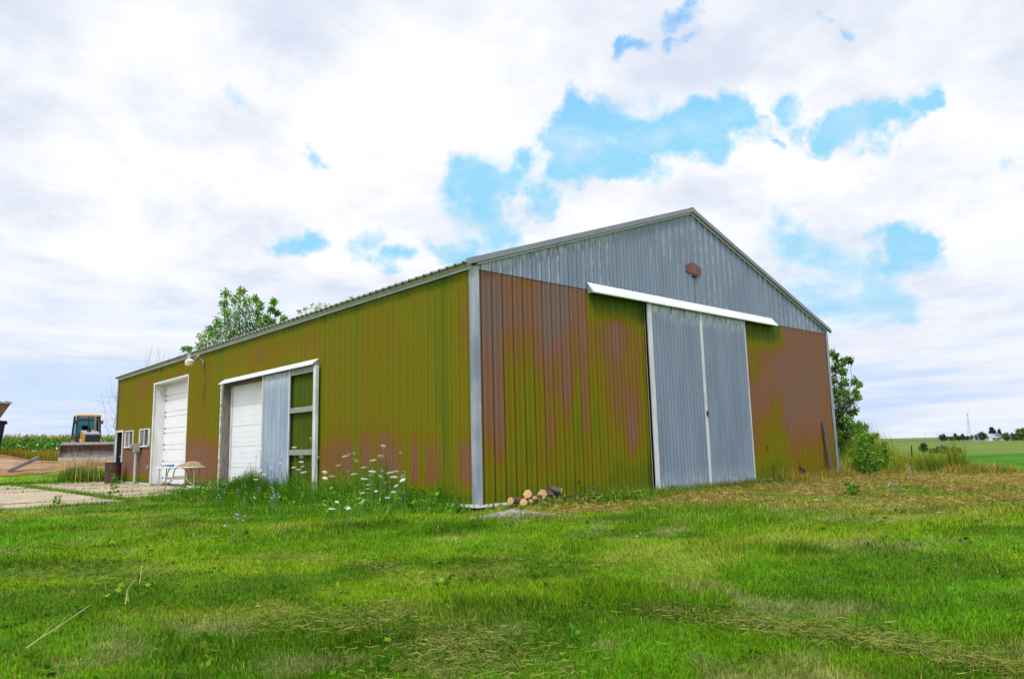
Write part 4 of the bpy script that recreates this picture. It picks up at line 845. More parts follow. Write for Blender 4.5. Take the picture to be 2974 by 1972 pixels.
# ------------------------------------------------------------------ wild flowers
m_stem = pm('flower_stem', (.12, .22, .05), (.08, .16, .04), 9, .7); m_umbel = pm('umbel_white', (.72, .74, .64), (.52, .57, .40), 40, .8)
def umbel(h, hr, seed, lean):
    o = empty('wild_carrot'); R_ = np.random.RandomState(seed); mb = MB(); tx, ty = lean*math.cos(seed), lean*math.sin(seed)
    mb.tube([(0, 0, -.03), (tx*.3, ty*.3, h*.5), (tx, ty, h*.97)], [.005, .0045, .003], 5)
    mb.tube([(tx*.3, ty*.3, h*.5), (tx*.3+.07, ty*.3+.03, h*.62)], [.003, .0015], 4)
    mb.build('stem', m_stem, o, True); hd = MB(); ax = Vector((R_.randn()*.35, R_.randn()*.35, 1)).normalized(); a_ = ax.cross(Vector((0, 1, 0))).normalized(); b_ = ax.cross(a_)
    for i in range(46):
        r_ = hr*math.sqrt((i+.5)/46)*R_.uniform(.8, 1.12); t = i*2.4; c = Vector((tx, ty, h))+a_*r_*math.cos(t)+b_*r_*math.sin(t)+ax*(.012-.18*r_*r_/hr); s_ = hr*R_.uniform(.1, .18)
        hd.add([c+a_*s_*math.cos(k*1.047)+b_*s_*math.sin(k*1.047) for k in range(6)]+[c+ax*s_*.55, c-ax*s_*.2], [(k, (k+1) % 6, 6) for k in range(6)]+[((k+1) % 6, k, 7) for k in range(6)])
    for i in range(9): t = i*.7; hd.tube([(tx, ty, h*.965), tuple(Vector((tx, ty, h))+a_*hr*.8*math.cos(t)+b_*hr*.8*math.sin(t)-ax*.006)], [.0018, .0012], 3)
    hd.build('flower_head', m_umbel, o); return o
heads = [(455,855),(508,948),(548,1003),(575,915),(630,970),(610,1043),(478,1060),(435,1030),(405,1100),(535,1085),(548,1140),(525,1163),(697,1003),(755,995),(740,1020),(765,957),(800,913),(747,838),(862,765),(875,877),(868,917),(795,1043),(938,1042),(938,1090),(1005,1075),(1065,985),(1118,912),(1183,887),(1140,893),(1180,1027),(1197,1058),(1253,945),(1265,1002),(1335,945),(1417,827),(1440,908),(1460,1028),(1492,1047),(1360,1035),(1365,1060),(1408,1077),(1287,1095),(1325,1143),(1318,1175),(1275,1210),(1250,1290),(1283,1268),(1478,1123),(1540,1080),(1563,1033),(1580,1105),(1637,1032),(1620,1070),(1540,1150),(1530,1200),(1040,1283),(963,1307),(1155,1320),(1130,1335),(1025,1337),(1015,1167),(1092,1165),(165,1133),(385,1250),(315,1328),(1480,1247),(1363,1195),(400,903),(370,960),(497,893),(1557,880)]
protos = [umbel(.45, .045, 1, .05), umbel(.45, .058, 2, .03), umbel(.8, .048, 3, .08), umbel(.8, .058, 4, .05), umbel(1.1, .048, 5, .1), umbel(1.1, .04, 6, .06)]
hts = [.45, .45, .8, .8, 1.1, 1.1]; used = [False]*6; rf = random.Random(4)
for hx_, hy_ in heads:
    sx, sy = 600+.357*hx_, 1000+.357*hy_
    for X in [-rf.uniform(.35, 1.1), -1.3, -1.7, -2.1, -2.5, -3.0, -.3]:
        p = onX(sx, sy, X); g = float(terr(p[0], p[1])); h = p[2]-g
        if .26 < h < 1.35: break
    i = min(range(6), key=lambda k: abs(hts[k]-h)+rf.random()*.12)
    o = copy_tree(protos[i]) if used[i] else protos[i]; used[i] = True
    s_ = h/hts[i]; o.location = (p[0], p[1], g); o.scale = (1, 1, s_); o.rotation_euler = (0, 0, rf.uniform(0, 6.28))
    o.scale = (min(1.15, max(.75, s_)),)*2+(s_,)
    tag(o, 'white umbrella-shaped wildflower on a thin stem in the tall grass by the barn', 'wildflower', 'white wildflowers along the side wall')
for i in range(6):
    if not used[i]:
        for ch in list(protos[i].children): bpy.data.objects.remove(ch)
        bpy.data.objects.remove(protos[i])
m_blue = pm('chicory_blue', (.28, .32, .62), (.34, .38, .66), 10, .7)
def chicory(seed):
    o = empty('chicory'); R_ = random.Random(seed); mb = MB(); fl = MB()
    for k in range(4):
        h = R_.uniform(.16, .36); x_, y_ = R_.uniform(-.13, .13), R_.uniform(-.13, .13); mb.tube([(0, 0, -.02), (x_*.4, y_*.4, h*.5), (x_, y_, h)], [.004, .003, .002], 4)
        for q_ in range(2):
            c = Vector((x_+R_.uniform(-.02, .02), y_+R_.uniform(-.02, .02), h-q_*.05)); ax = Vector((R_.uniform(-.6, .1), R_.uniform(-.7, 0), .8)).normalized(); a_ = ax.cross(Vector((0, 1, .2))).normalized(); b_ = ax.cross(a_)
            for j in range(8):
                t = j*.785; d_ = a_*math.cos(t)+b_*math.sin(t); e_ = a_*math.cos(t+1.57)+b_*math.sin(t+1.57); r_ = .015
                fl.add([c, c+d_*r_*.8+e_*r_*.3, c+d_*r_+ax*.003, c+d_*r_*.8-e_*r_*.3], [(0, 1, 2, 3)])
    mb.build('stem', m_stem, o, True); fl.build('flower_head', m_blue, o); return o
cp = [chicory(k) for k in range(3)]
spots = [(600, 1436), (618, 1428), (636, 1432), (655, 1427), (672, 1440), (690, 1452), (585, 1430), (628, 1445), (660, 1412), (800, 1488), (785, 1470), (1140, 1440), (1145, 1415), (815, 1500), (640, 1470), (676, 1575), (700, 1490), (2475, 1428), (2600, 1455), (2640, 1395), (735, 1465), (615, 1418), (648, 1440)]
for i, (sx, sy) in enumerate(spots):
    o = cp[i] if i < 3 else copy_tree(cp[i % 3]); p = at(sx, sy+4); o.location = tuple(p); o.rotation_euler = (0, 0, i*1.3)
    right = sx > 2000
    tag(o, 'small blue wildflower low in the lawn right of the barn' if right else 'small pale blue wildflower in the grass before the side wall', 'wildflower', 'blue flowers right of the barn' if right else 'blue wildflowers before the side wall')
R_ = np.random.RandomState(91); n = 420; y = R_.uniform(.2, 11.0, n); x = -np.abs(R_.randn(n))*.9-.1; hh = .32*np.exp(x*.4)*R_.rand(n)
V, Q, k = leaf_cloud(np.stack([x, y, terr(x, y)+.05+hh], -1), R_.uniform(.06, .16, n), 8, .06, GRN, 92, .3, .32); kind(np_mesh('weed_leaves', V, quads=Q, mat=M_LEAF, attr={'tint': k}), 'stuff')
R_ = np.random.RandomState(93); n = 900; d = 3.2*np.exp(R_.rand(n)*math.log(6)); a_ = YAW+(R_.rand(n)-.5)*1.6; x = CAM[0]+d*np.sin(a_); y = CAM[1]+d*np.cos(a_); ok = ~(in_pad(x, y) | in_barn(x, y)) & (fbm(x, y, 3, .5) > .47); x, y = x[ok], y[ok]
V, Q, k = leaf_cloud(np.stack([x, y, terr(x, y)+.03], -1), np.full(len(x), .07), 6, .05, GRN*.9, 94, .1, .36); kind(np_mesh('clover_leaves', V, quads=Q, mat=M_LEAF, attr={'tint': k}), 'stuff')
# a leggy weed on the pad and a few broad weeds
def weed(px, py, h, label, seed, n=16, ls=.12):
    p = at(px, py); R_ = np.random.RandomState(seed); o = empty('weed', tuple(p)); tag(o, label, 'weed'); mb = MB()
    st = [(R_.randn()*.03, R_.randn()*.03, h*t) for t in np.linspace(0, 1, 6)]; st[0] = (0, 0, -.02); mb.tube(st, [.008, .007, .006, .005, .004, .002], 5); mb.build('stem', m_stem, o, True)
    C = []; 
    for k in range(n): t = .2+.8*k/n; a_ = k*2.4; r_ = .5*ls*(1.2-t*.6)*2; C.append((r_*math.cos(a_), r_*math.sin(a_), h*t))
    V, Q, k_ = leaf_cloud(np.array(C), np.full(n, ls*.5), 5, ls, GRN, seed, .3, .3); np_mesh('foliage', V, quads=Q, mat=M_LEAF, attr={'tint': k_}, parent=o); return o
weed(1295/3.92, 1100+1400/3.92, .62, 'tall leggy green weed growing in a joint of the concrete pad', 71, 12, .085)
weed(620/3.92+6, 1100+1440/3.92, .22, 'small weed at the front edge of the concrete pad', 72, 9, .06)
weed(1055*S2, 1190*S2, .30, 'leafy weed standing at the near corner of the barn', 73, 14, .075)
weed(1635*S2, 1125*S2, .34, 'twiggy weed in front of the left grey sliding door', 74, 8, .08)
weed(1970*S2, 1145*S2, .22, 'dark green tuft in the mown grass right of the barn', 75, 12, .08)
weed(1330*S2, 1155*S2, .30, 'leafy weed beside the heap of logs', 76, 16, .09)
# bent straw stalk in the near lawn and a tuft of long stalks
def stalk(pts, r, label, name, lifts):
    P = [Vector(at(*p)) for p in pts]; o = empty(name, tuple(P[0])); tag(o, label, 'stalk'); mb = MB(); mb.tube([tuple(p-P[0]+Vector((0, 0, l_))) for p, l_ in zip(P, lifts)], [r*(1-.6*i/len(P)) for i in range(len(P))], 5)
    for k in range(1, len(P)-1): mb.tube([tuple(P[k]-P[0]+Vector((0, 0, lifts[k]))), tuple(P[k]-P[0]+Vector((.07, .05, lifts[k]+.07)))], [r*.4, r*.15], 4)
    mb.build('dry_stem', pm('dry_stem', (.50, .43, .20), (.38, .30, .12), 9, .8), o, True)
stalk([(60*S2, 1515*S2), (95*S2, 1500*S2), (130*S2, 1485*S2), (205*S2, 1455*S2)], .0045, 'long dry straw stalk lying in the lawn at lower left', 'dry_stalk', [.05, .08, .1, .17])
stalk([(322*S2, 1350*S2), (324*S2, 1348*S2), (326*S2, 1346*S2)], .004, 'short dark upright twig in the lawn at left', 'dead_twig', [0, .08, .15])
stalk([(290*S2, 1395*S2), (293*S2, 1390*S2), (296*S2, 1395*S2)], .006, 'bent yellow straw stalk standing in the lawn at left', 'dry_stalk', [0, .10, .02])

# ------------------------------------------------------------------ maize field behind the yard
def corn(n, seed):
    R_ = np.random.RandomState(seed); row = R_.randint(0, 14, n); x = R_.uniform(-20, 20, n); y = 51+row*.8+R_.randn(n)*.06; g = terr(x, y); h = R_.uniform(1.5, 1.85, n); Vs = []; ks = []
    for j in range(9):
        t = .25+.72*j/9; a_ = R_.rand(n)*6.28; d = np.stack([np.cos(a_), np.sin(a_), 0*a_], -1); s_ = np.stack([-np.sin(a_), np.cos(a_), 0*a_], -1)*.045; b_ = np.stack([x, y, g+h*t], -1); ll = R_.uniform(.35, .65, n)[:, None]
        m_ = b_+d*ll*.55+np.array([0, 0, .2]); e_ = b_+d*ll+np.array([0, 0, -.05]); Vs.append(np.stack([b_-s_*.6, b_+s_*.6, m_+s_, m_-s_, e_+s_*.2, e_-s_*.2], 1)); ks.append(np.array([[.08, .24, .02], [.12, .30, .03], [.06, .18, .02]])[R_.randint(0, 3, n)])
    for j in range(3):
        a_ = R_.rand(n)*6.28; d = np.stack([np.cos(a_), np.sin(a_), 0*a_], -1)*.12; s_ = np.stack([-np.sin(a_), np.cos(a_), 0*a_], -1)*.022; b_ = np.stack([x, y, g+h*.92], -1); e_ = b_+d+np.array([0, 0, .3]); m_ = (b_+e_)/2
        Vs.append(np.stack([b_-s_, b_+s_, m_+s_, m_-s_, e_+s_*.5, e_-s_*.5], 1)); ks.append(np.tile([[.45, .36, .14]], (n, 1)))
    V = np.concatenate(Vs); k = np.concatenate(ks); m_n = len(V); b0 = np.arange(m_n)[:, None]*6
    return np_mesh('maize_crop', V.reshape(-1, 3), quads=np.concatenate([b0+np.array([[0, 1, 2, 3]]), b0+np.array([[3, 2, 4, 5]])]), mat=M_GRASS, attr={'tint': np.repeat(k, 6, 0)})
kind(corn(3000, 3), 'stuff')
R_ = np.random.RandomState(77); n = 90; x = R_.uniform(-10, 3, n); y = R_.uniform(39, 45, n); c = np.stack([x, y, terr(x, y)+R_.uniform(.5, 1.0, n)], -1)
V, Q, k = leaf_cloud(c, np.full(n, .06), 4, .07, np.array([[.82, .84, .76]]), 5, 0, .5); kind(np_mesh('meadow_flowers', V, quads=Q, mat=M_LEAF, attr={'tint': k}), 'stuff')

# ------------------------------------------------------------------ bulldozer
dzp = deep(201*S2, 1060*S2, 41.0); dzp[2] = float(terr(dzp[0], dzp[1]))
dz_yaw = math.atan2(CAM[0]-dzp[0], -(CAM[1]-dzp[1]))+math.radians(9)     # its front (-Y) faces the camera, turned a little
dz = empty('bulldozer', tuple(dzp), dz_yaw); tag(dz, 'yellow bulldozer with a wide steel blade parked before the maize', 'bulldozer')
M_YEL = pm('dozer_yellow', (.55, .30, .04), (.36, .19, .04), 6, .6); M_BLK = pm('dozer_black', (.02, .024, .024), (.035, .035, .03), 6, .6); M_STEEL = pm('blade_steel', (.24, .24, .25), (.12, .095, .08), 2.2, .5, .3, stretch=(.6, 1, 2.5)); M_BROWN = pm('blade_rust', (.10, .065, .05), (.15, .10, .075), 3, .8)
for sx in (-1, 1):
    x0 = sx*.72; o = [(-1.25, .25), (-1.1, .06), (-.9, .0), (.95, .0), (1.15, .07), (1.32, .3), (1.2, .56), (.95, .66), (-.9, .62), (-1.15, .48)]
    tr = MB().prism([(x0-.21, y_, z_) for y_, z_ in o], (.42, 0, 0))
    for i in range(len(o)):
        (ya, za), (yb, zb) = o[i], o[(i+1) % len(o)]; sg = max(1, int(math.hypot(yb-ya, zb-za)/.17))
        for k in range(sg):
            t = (k+.5)/sg; yy, zz = ya+(yb-ya)*t, za+(zb-za)*t; n_ = Vector((0, (zb-za), -(yb-ya))).normalized(); tr.bar((x0-.23, yy, zz), (x0+.23, yy, zz), .1, .07, tuple(n_))
    t_ = tr.build('track', M_BLK, dz); MB().box((x0-.12, -.8, .14), (x0+.12, .9, .44)).build('track_frame', M_YEL, t_)
hood = MB().hexa([(-.40, -1.25, .55), (.40, -1.25, .55), (.42, .1, .55), (-.42, .1, .55), (-.38, -1.25, 1.46), (.38, -1.25, 1.46), (.40, .1, 1.68), (-.40, .1, 1.68)]).build('hood', M_YEL, dz, bevel=.03)
MB().hexa([(-.37, -1.23, 1.465), (.37, -1.23, 1.465), (.39, .08, 1.685), (-.39, .08, 1.685), (-.36, -1.22, 1.485), (.36, -1.22, 1.485), (.38, .07, 1.705), (-.38, .07, 1.705)]).build('hood_top', pm('hood_grey', (.38, .38, .42), (.3, .3, .33), 4, .5), hood)
g_ = MB().box((-.37, -1.285, .58), (.37, -1.255, 1.40))
for k in range(9): g_.box((-.35, -1.30, .64+k*.085), (.35, -1.286, .67+k*.085))
g_.build('grille', M_BLK, dz); MB().box((-.38, -1.30, 1.405), (.38, -1.255, 1.47)).build('nose_band', pm('band_grey', (.3, .3, .32), None, 4), dz)
MB().tube([(.26, -.35, 1.5), (.26, -.35, 2.34), (.26, -.32, 2.46)], .055, 10).build('exhaust', pm('exhaust_brown', (.24, .17, .12), (.14, .09, .07), 6, .7), dz, True)
MB().tube([(-.08, -.6, 1.5), (-.08, -.6, 1.68)], .11, 14).build('air_cleaner', M_BLK, dz, True)
# cab: posts, roof, glass, seat
cb = [(-.62, .05), (.62, .05), (.68, 1.15), (-.68, 1.15)]; ct = [(-.55, .2), (.55, .2), (.58, 1.1), (-.58, 1.1)]
cab = MB()
for (xa, ya), (xb, yb) in zip(cb, ct): cab.bar((xa, ya, .85), (xb, yb, 2.5), .09, .09)
cab.hexa([(-.66, .02, .6), (.66, .02, .6), (.70, 1.2, .6), (-.70, 1.2, .6), (-.63, .04, 1.42), (.63, .04, 1.42), (.68, 1.16, 1.42), (-.68, 1.16, 1.42)])
cab.bar((0, .15, 1.25), (0, .2, 2.5), .05, .05); cab.bar((-.6, .18, 2.28), (.6, .18, 2.28), .1, .12)
cab = cab.build('cab', M_BLK, dz); MB().hexa([(-.64, .08, 2.5), (.64, .08, 2.5), (.66, 1.22, 2.5), (-.66, 1.22, 2.5), (-.58, .14, 2.60), (.58, .14, 2.60), (.6, 1.16, 2.60), (-.6, 1.16, 2.60)]).build('cab_roof', M_YEL, cab, bevel=.02)
tg = bpy.data.materials.new('tinted_glass'); tg.use_nodes = True; q_ = tg.node_tree.nodes['Principled BSDF']; q_.inputs['Base Color'].default_value = (.20, .40, .41, 1); q_.inputs['Roughness'].default_value = .03; q_.inputs['Transmission Weight'].default_value = 1; q_.inputs['IOR'].default_value = 1.02
for nm, a_, b_ in (('windshield', (-.58, .10), (.58, .10)), ('rear_window', (-.62, 1.14), (.62, 1.14))): MB().hexa([(a_[0], a_[1]+.03, 1.43), (b_[0], b_[1]+.03, 1.43), (b_[0], b_[1]+.042, 1.43), (a_[0], a_[1]+.042, 1.43), (a_[0]+.05, a_[1]+.1*(1 if nm == 'windshield' else -.4), 2.46), (b_[0]-.05, b_[1]+.1*(1 if nm == 'windshield' else -.4), 2.46), (b_[0]-.05, b_[1]+.112*(1 if nm == 'windshield' else -.4), 2.46), (a_[0]+.05, a_[1]+.112*(1 if nm == 'windshield' else -.4), 2.46)]).build(nm, tg, cab)
MB().box((-.25, .55, 1.2), (.25, .95, 1.4)).hexa([(-.25, .88, 1.38), (.25, .88, 1.38), (.25, 1.0, 1.38), (-.25, 1.0, 1.38), (-.2, .95, 2.0), (.2, .95, 2.0), (.2, 1.05, 2.0), (-.2, 1.05, 2.0)]).build('seat', M_BLK, cab, bevel=.03)
for sx in (-1, 1): MB().box((sx*.66-.05, .0, 2.05), (sx*.66+.05, .08, 2.25)).bar((sx*.58, .1, 2.2), (sx*.66, .05, 2.2), .03, .03).build('mirror', M_BLK, cab)
MB().box((-.78, .2, .95), (-.64, .5, 1.15)).box((.64, .2, .95), (.78, .5, 1.15)).build('step_light', M_YEL, cab)
# blade
nb = 10; arc = [(-1.95+.20*math.sin(math.pi*(i/nb))-.06*(i/nb), .02+.82*i/nb) for i in range(nb+1)]
bl = MB()
for i in range(nb):
    (ya, za), (yb, zb) = arc[i], arc[i+1]; bl.mi = 0 if i < 6 else 1; bl.hexa([(-1.6, ya, za), (1.6, ya, za), (1.6, ya+.05, za), (-1.6, ya+.05, za), (-1.6, yb, zb), (1.6, yb, zb), (1.6, yb+.05, zb), (-1.6, yb+.05, zb)])
blade = bl.build('blade', [M_STEEL, M_BROWN], dz)
MB().box((-1.66, -2.005, -.02), (1.66, -1.975, .19)).build('cutting_edge', pm('cutting_edge', (.64, .63, .64), (.5, .48, .48), 3, .4, .3), blade)
MB().hexa([(-1.58, -1.98, .845), (1.58, -1.98, .845), (1.5, -1.72, .845), (-1.5, -1.72, .845), (-1.58, -1.96, .90), (1.58, -1.96, .90), (1.5, -1.74, 1.0), (-1.5, -1.74, 1.0)]).build('spill_guard', pm('guard_grey', (.24, .21, .21), (.17, .14, .13), 4, .7), blade)
for sx in (-1, 1):
    MB().box((sx*1.61-.012, -2.0, .0), (sx*1.61+.012, -1.68, .9)).build('end_plate', M_BROWN, blade)
    MB().bar((sx*.45, -1.75, .35), (sx*.5, -.3, .4), .16, .16).build('push_arm', M_YEL, dz)
    MB().tube([(sx*.43, -1.72, .78), (sx*.46, -1.1, 1.0)], .035, 8).tube([(sx*.46, -1.15, .98), (sx*.5, -.7, 1.14)], .06, 8).box((sx*.45-.09, -1.35, .72), (sx*.45+.09, -1.15, .98)).build('lift_cylinder', M_YEL, dz, True)

# ------------------------------------------------------------------ skip and bucket at the left edge
sp_ = deep(-3, 1346, 37.5); sk0 = empty('skip', (sp_[0], sp_[1], float(terr(sp_[0], sp_[1])))); sk0.rotation_euler = (0, 0, math.radians(-8)); tag(sk0, 'black ribbed waste skip heaped with rubble at the left edge', 'skip')
m_sk = pm('skip_black', (.012, .011, .013), (.028, .025, .025), 5, .8, spec=.15)
mb = MB().hexa([(-4.5, -.9, .0), (-.08, -.9, .0), (-.08, .9, 0), (-4.5, .9, 0), (-4.6, -1.0, 2.05), (.12, -1.0, 2.05), (.12, 1.0, 2.05), (-4.6, 1.0, 2.05)]); mb.build('skip_body', m_sk, sk0)
for k in range(14): MB().hexa([(-.2-k*.32, -.97, .0), (-.1-k*.32, -.97, .0), (-.1-k*.32, -.90, 0), (-.2-k*.32, -.90, 0), (-.15-k*.32+.1, -1.07, 2.0), (-.05-k*.32+.1, -1.07, 2.0), (-.05-k*.32+.1, -1.0, 2.0), (-.15-k*.32+.1, -1.0, 2.0)]).build('rib', m_sk, sk0)
MB().bar((-4.65, -1.04, 2.06), (.16, -1.04, 2.06), .12, .1).bar((.15, -1.04, 2.06), (.15, 1.04, 2.06), .12, .1).build('rim', m_sk, sk0)
rb = empty('rubble_heap', tuple(sk0.matrix_basis @ Vector((-.9, 0, 1.95)))); tag(rb, 'red and tan rubble heaped on top of the black skip', 'rubble'); mb = MB(); R2 = random.Random(3)
for k in range(46):
    c = Vector((R2.uniform(-2.6, .85), R2.uniform(-.8, .8), R2.uniform(.02, .22))); s_ = R2.uniform(.08, .2); mb.mi = 0 if R2.random() < .35 else 1; mb.hexa([tuple(c+Vector((x_*s_+R2.uniform(-.05, .05), y_*s_+R2.uniform(-.05, .05), z_*s_*.6+R2.uniform(-.04, .04)))) for x_, y_, z_ in ((-1, -1, -1), (1, -1, -1), (1, 1, -1), (-1, 1, -1), (-1, -1, 1), (1, -1, 1), (1, 1, 1), (-1, 1, 1))])
mb.build('rubble_pieces', [pm('red_scrap', (.55, .08, .05), None, 4), pm('tan_rubble', (.30, .22, .16), (.2, .15, .12), 5, .9)], rb)
bk = empty('loader_bucket', tuple(sk0.matrix_basis @ Vector((-.35, -.35, 2.18)))); tag(bk, 'tan steel loader bucket resting above the black skip', 'bucket')
o = [(-.25, .05), (.35, .0), (.48, .5), (.62, .88), (-.2, 1.0), (-.45, .6)]
MB().hexa([(-2.0, -.5, .05), (.18, -.5, .02), (.10, .45, .02), (-2.0, .45, .05), (-2.0, -.75, .85), (.58, -.75, .82), (.50, .6, .98), (-2.0, .6, 1.0)]).build('bucket_shell', pm('bucket_tan', (.24, .15, .085), (.14, .085, .05), 3, .8), bk, bevel=.02)
MB().bar((-2.0, -.78, .87), (.62, -.78, .84), .06, .08).bar((.60, -.78, .84), (.52, .62, 1.0), .06, .08).build('bucket_lip', pm('lip_grey', (.30, .26, .23), None, 4, .6), bk)
MB().hexa([(-1.9, -.65, .86), (.3, -.6, .86), (.3, .5, .95), (-1.9, .5, .98), (-1.7, -.3, 1.12), (-.1, -.25, 1.10), (-.1, .3, 1.12), (-1.7, .3, 1.15)]).build('load', pm('grey_load', (.26, .22, .19), (.15, .12, .1), 6, .95, bump=.8), bk)

# ------------------------------------------------------------------ far right: bushes, tree belt, farm, mast, poles
def far_tree(px0, px1, ytop, ybase, D, label, shape, cols, seed, group=None, name='broadleaf_tree'):
    """tree from its photo width and height (2365-wide pixels) at distance D; shape round or cone"""
    cx, w_, h_ = (px0+px1)/2, (px1-px0)*S2/FPX*D, (ybase-ytop)*S2/FPX*D
    b_ = deep(cx*S2, ybase*S2, D); R_ = np.random.RandomState(seed); C = []
    n = 34
    for i in range(n):
        t = R_.rand()**.8; rr_ = (1-t)**.8*.5+.03 if shape == 'cone' else .5*math.sqrt(max(.05, 1-(2*(t-.5))**2))
        a_ = R_.rand()*6.28; r_ = rr_*w_*R_.rand()**.4; z_ = h_*(.10+.86*t) if shape == 'cone' else h_*(.2+.72*t)
        C.append((b_[0]+r_*math.cos(a_), b_[1]+r_*math.sin(a_), b_[2]+z_, .11*w_+.05*h_))
    return woody(name, tuple(b_), C, label, 'tree' if h_ > 2.2 else 'bush', max(.10, .10*min(w_, h_)), cols, 34, .025*h_, seed, group, droop=.1, aspect=.45)
DKG = np.array([[.035, .07, .035], [.05, .09, .04], [.025, .05, .03]]); MDG = np.array([[.07, .14, .035], [.10, .17, .04], [.05, .10, .03], [.14, .17, .03]]); GRY = np.array([[.15, .20, .10], [.22, .27, .16], [.11, .16, .08]]); OLV = np.array([[.15, .18, .02], [.22, .21, .03], [.08, .12, .02]])
r6 = lambda x: (2650+x/7.3)/S2
ry = lambda y: (1180+y/7.3)/S2
far_tree(r6(575), r6(755), ry(590), ry(745), 560, 'dark round evergreen at the left end of the far tree belt', 'round', DKG, 81)
far_tree(r6(760), r6(880), ry(640), ry(740), 575, 'low dark evergreen second from the left in the far belt', 'round', DKG, 82)
far_tree(r6(840), r6(985), ry(580), ry(735), 590, 'pointed dark evergreen in the left half of the far belt', 'cone', DKG, 83, name='conifer_tree')
far_tree(r6(930), r6(1060), ry(620), ry(735), 585, 'broad dark evergreen left of the mast', 'round', DKG, 84)
far_tree(r6(1010), r6(1140), ry(590), ry(735), 600, 'dark pointed conifer just left of the mast', 'cone', DKG, 85, name='conifer_tree')
far_tree(r6(1130), r6(1230), ry(625), ry(730), 590, 'dull green tree at the foot of the mast', 'round', MDG, 86)
far_tree(r6(1225), r6(1310), ry(610), ry(728), 580, 'yellow green tree right of the mast', 'round', OLV, 87)
far_tree(r6(1315), r6(1390), ry(600), ry(728), 590, 'narrow dark tree behind the wooden pole', 'round', DKG, 88)
far_tree(r6(1405), r6(1600), ry(545), ry(735), 570, 'big dark round tree left of the white farm shed', 'round', MDG*.75, 89)
far_tree(r6(1605), r6(1820), ry(455), ry(730), 700, 'tall dark conifer rising behind the white farm shed', 'cone', DKG, 90, name='conifer_tree')
far_tree(r6(1805), r6(1945), ry(480), ry(730), 700, 'slimmer dark conifer right of the tall one behind the shed', 'cone', DKG, 91, name='conifer_tree')
far_tree(r6(1690), r6(1900), ry(660), ry(735), 545, 'low green bush before the white farm shed', 'round', MDG, 92)
far_tree(r6(1900), r6(2110), ry(570), ry(735), 555, 'green tree at the right gable of the white farm shed', 'round', MDG, 93)
far_tree(r6(2090), r6(2190), ry(555), ry(735), 570, 'dark pointed tree right of the white farm shed', 'cone', DKG, 94, name='conifer_tree')
far_tree(r6(2150), r6(2290), ry(610), ry(735), 550, 'dull green bush right of the farm', 'round', MDG, 95)
far_tree(r6(2210), r6(2480), ry(470), ry(735), 570, 'large green tree at the right edge of the photo', 'round', MDG*1.15, 96)
far_tree(r6(170), r6(330), ry(790), ry(990), 53, 'tall dark bush leaning left in the middle field', 'round', MDG*.8, 97, name='field_bush')
far_tree(r6(385), r6(560), ry(910), ry(1005), 51, 'small olive bush in the middle field next to the tall dark one', 'round', OLV*.8, 98, name='field_bush')
far_tree(r6(520), r6(790), ry(850), ry(1000), 54, 'pale grey green bush in the middle field', 'round', GRY, 99, name='field_bush')
far_tree(r6(620), r6(830), ry(920), ry(1012), 50, 'yellow olive bush in front in the middle field', 'round', OLV, 100, name='field_bush')
far_tree(r6(790), r6(1010), ry(880), ry(1008), 53, 'grey green bush at the right of the middle field clump', 'round', GRY*.7, 101, name='field_bush')
# farm shed
D_ = 640; s1 = deep((2650+1610/7.3), (1180+730/7.3), D_); s2 = deep((2650+1950/7.3), (1180+730/7.3), D_); fs = empty('farm_shed', tuple(s1)); tag(fs, 'distant white farm shed with a bright metal roof among trees', 'shed')
ax = Vector(s2-s1); ax.z = 0; wln = ax.length; ax.normalize(); bk_ = Vector((-ax.y, ax.x, 0)); fs.rotation_euler = (0, 0, math.atan2(ax.y, ax.x)); hw = (735-640)/7.3/FPX*D_*1.0; hr_ = (735-598)/7.3/FPX*D_
MB().prism([(0, 0, -1.0), (wln*.58, 0, -1.0), (wln*.58, 0, hw*.9), (wln*.36, 0, hr_), (0, 0, hw*.35)], (0, 26, 0)).build('shed_wall', pm('shed_white', (.55, .62, .72), (.5, .57, .66), .3, .7), fs)
MB().prism([(wln*.36, -.5, hr_+.05), (wln*.36, -.5, hr_+.35), (wln*1.0, -.5, hw+.3), (wln*1.0, -.5, hw)], (0, 27, 0)).build('shed_roof', M_WHITE, fs); MB().prism([(wln*.36, -.5, hr_+.05), (wln*.36, -.5, hr_+.35), (-.5, -.5, hw*.35+.3), (-.5, -.5, hw*.35)], (0, 27, 0)).build('shed_roof', pm('shed_roof_grey', (.4, .46, .5), None, .3), fs)
MB().box((wln*.58, .3, -1), (wln*.98, 25, hw)).build('shed_wall', pm('shed_side', (.5, .52, .5), None, .3), fs)
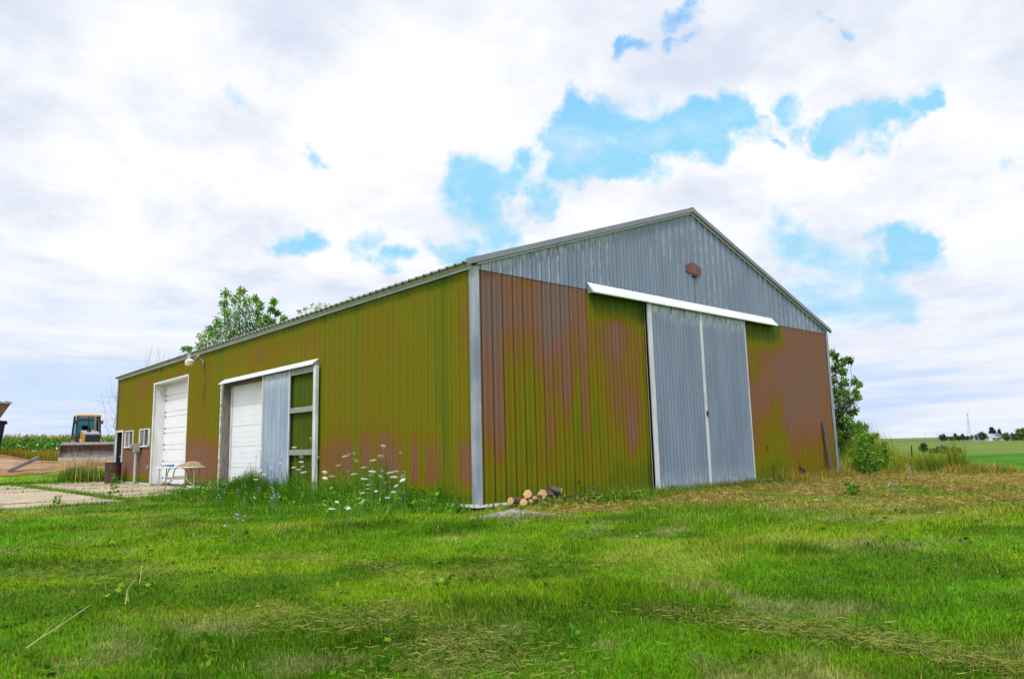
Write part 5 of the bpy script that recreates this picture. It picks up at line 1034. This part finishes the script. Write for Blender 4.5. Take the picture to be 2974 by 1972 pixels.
# lattice mast
D_ = 900; b_ = deep(2650+1230/7.3, 1180+735/7.3, D_); t_ = deep(2650+1196/7.3, 1180+155/7.3, D_); hm = t_[2]-b_[2]; ms = empty('radio_mast', tuple(b_)); tag(ms, 'thin pale lattice radio mast on the horizon', 'mast'); m_mast = pm('mast_steel', (.60, .60, .70), (.6, .52, .58), .05, .7)
top = Vector(t_-b_); top.z = hm; mb = MB(); cs = [Vector((2.6, 0, 0)), Vector((-1.3, 2.2, 0)), Vector((-1.3, -2.2, 0))]
for c_ in cs: mb.tube([tuple(c_), tuple(top*.5*0+Vector((0, 0, hm))+c_*.22)], [.22, .16], 5)
for k in range(16):
    f0, f1 = k/16, (k+1)/16; q0 = [c_*(1-.78*f0)+Vector((0, 0, hm*f0)) for c_ in cs]; q1 = [c_*(1-.78*f1)+Vector((0, 0, hm*f1)) for c_ in cs]
    for i in range(3): mb.tube([tuple(q0[i]), tuple(q1[(i+1) % 3])], .09, 4); mb.tube([tuple(q1[i]), tuple(q1[(i+1) % 3])], .08, 4)
mb.build('lattice', m_mast, ms); MB().lathe([(0, 0), (1.7, .2), (1.7, 1.0), (0, 1.2)], (0, 0, hm), 12).build('antenna_ring', m_mast, ms); MB().lathe([(0, 0), (.9, .2), (.9, 1.0), (0, 1.2)], (-1.5, 0, hm*.77), 10).build('dish', m_mast, ms)
def pole(px, ytop, ybase, D, label, r, colr):
    b_ = deep(2650+px/7.3, 1180+ybase/7.3, D); t_ = deep(2650+px/7.3, 1180+ytop/7.3, D); h_ = t_[2]-b_[2]; o = empty('utility_pole', tuple(b_)); tag(o, label, 'pole', 'utility poles along the far road'); m_ = pm('pole_wood', colr, None, 1, .8)
    MB().tube([(0, 0, -1), (0, 0, h_)], [r, r*.7], 6).build('pole_shaft', m_, o); MB().bar((-1.1, .9, h_-.7), (1.1, -.9, h_-.7), .2, .2).build('crossarm', m_, o)
pole(1320, 610, 738, 540, 'pale wooden pole in front of the far tree belt', .28, (.36, .32, .27)); pole(280, 535, 668, 900, 'taller utility pole on the horizon left of the tree belt', .22, (.3, .3, .36)); pole(528, 570, 668, 900, 'utility pole on the horizon nearest the left of the tree belt', .2, (.3, .3, .36)); pole(42, 625, 670, 1000, 'shortest utility pole on the horizon, leftmost', .2, (.3, .3, .36))
# leaning fence post in the rank grass
fp = deep((2050+1522/2.56), (940+1010/2.56), 21.5); fpo = empty('fence_post', (fp[0], fp[1], float(terr(fp[0], fp[1])))); tag(fpo, 'dark leaning post standing in the yellow rank grass', 'post'); tpz = deep((2050+1528/2.56), (940+905/2.56), 21.5)
MB().tube([(0, 0, -.1), tuple(Vector(tpz)-fpo.location)], [.022, .016], 7).build('post_shaft', M_DARK, fpo)
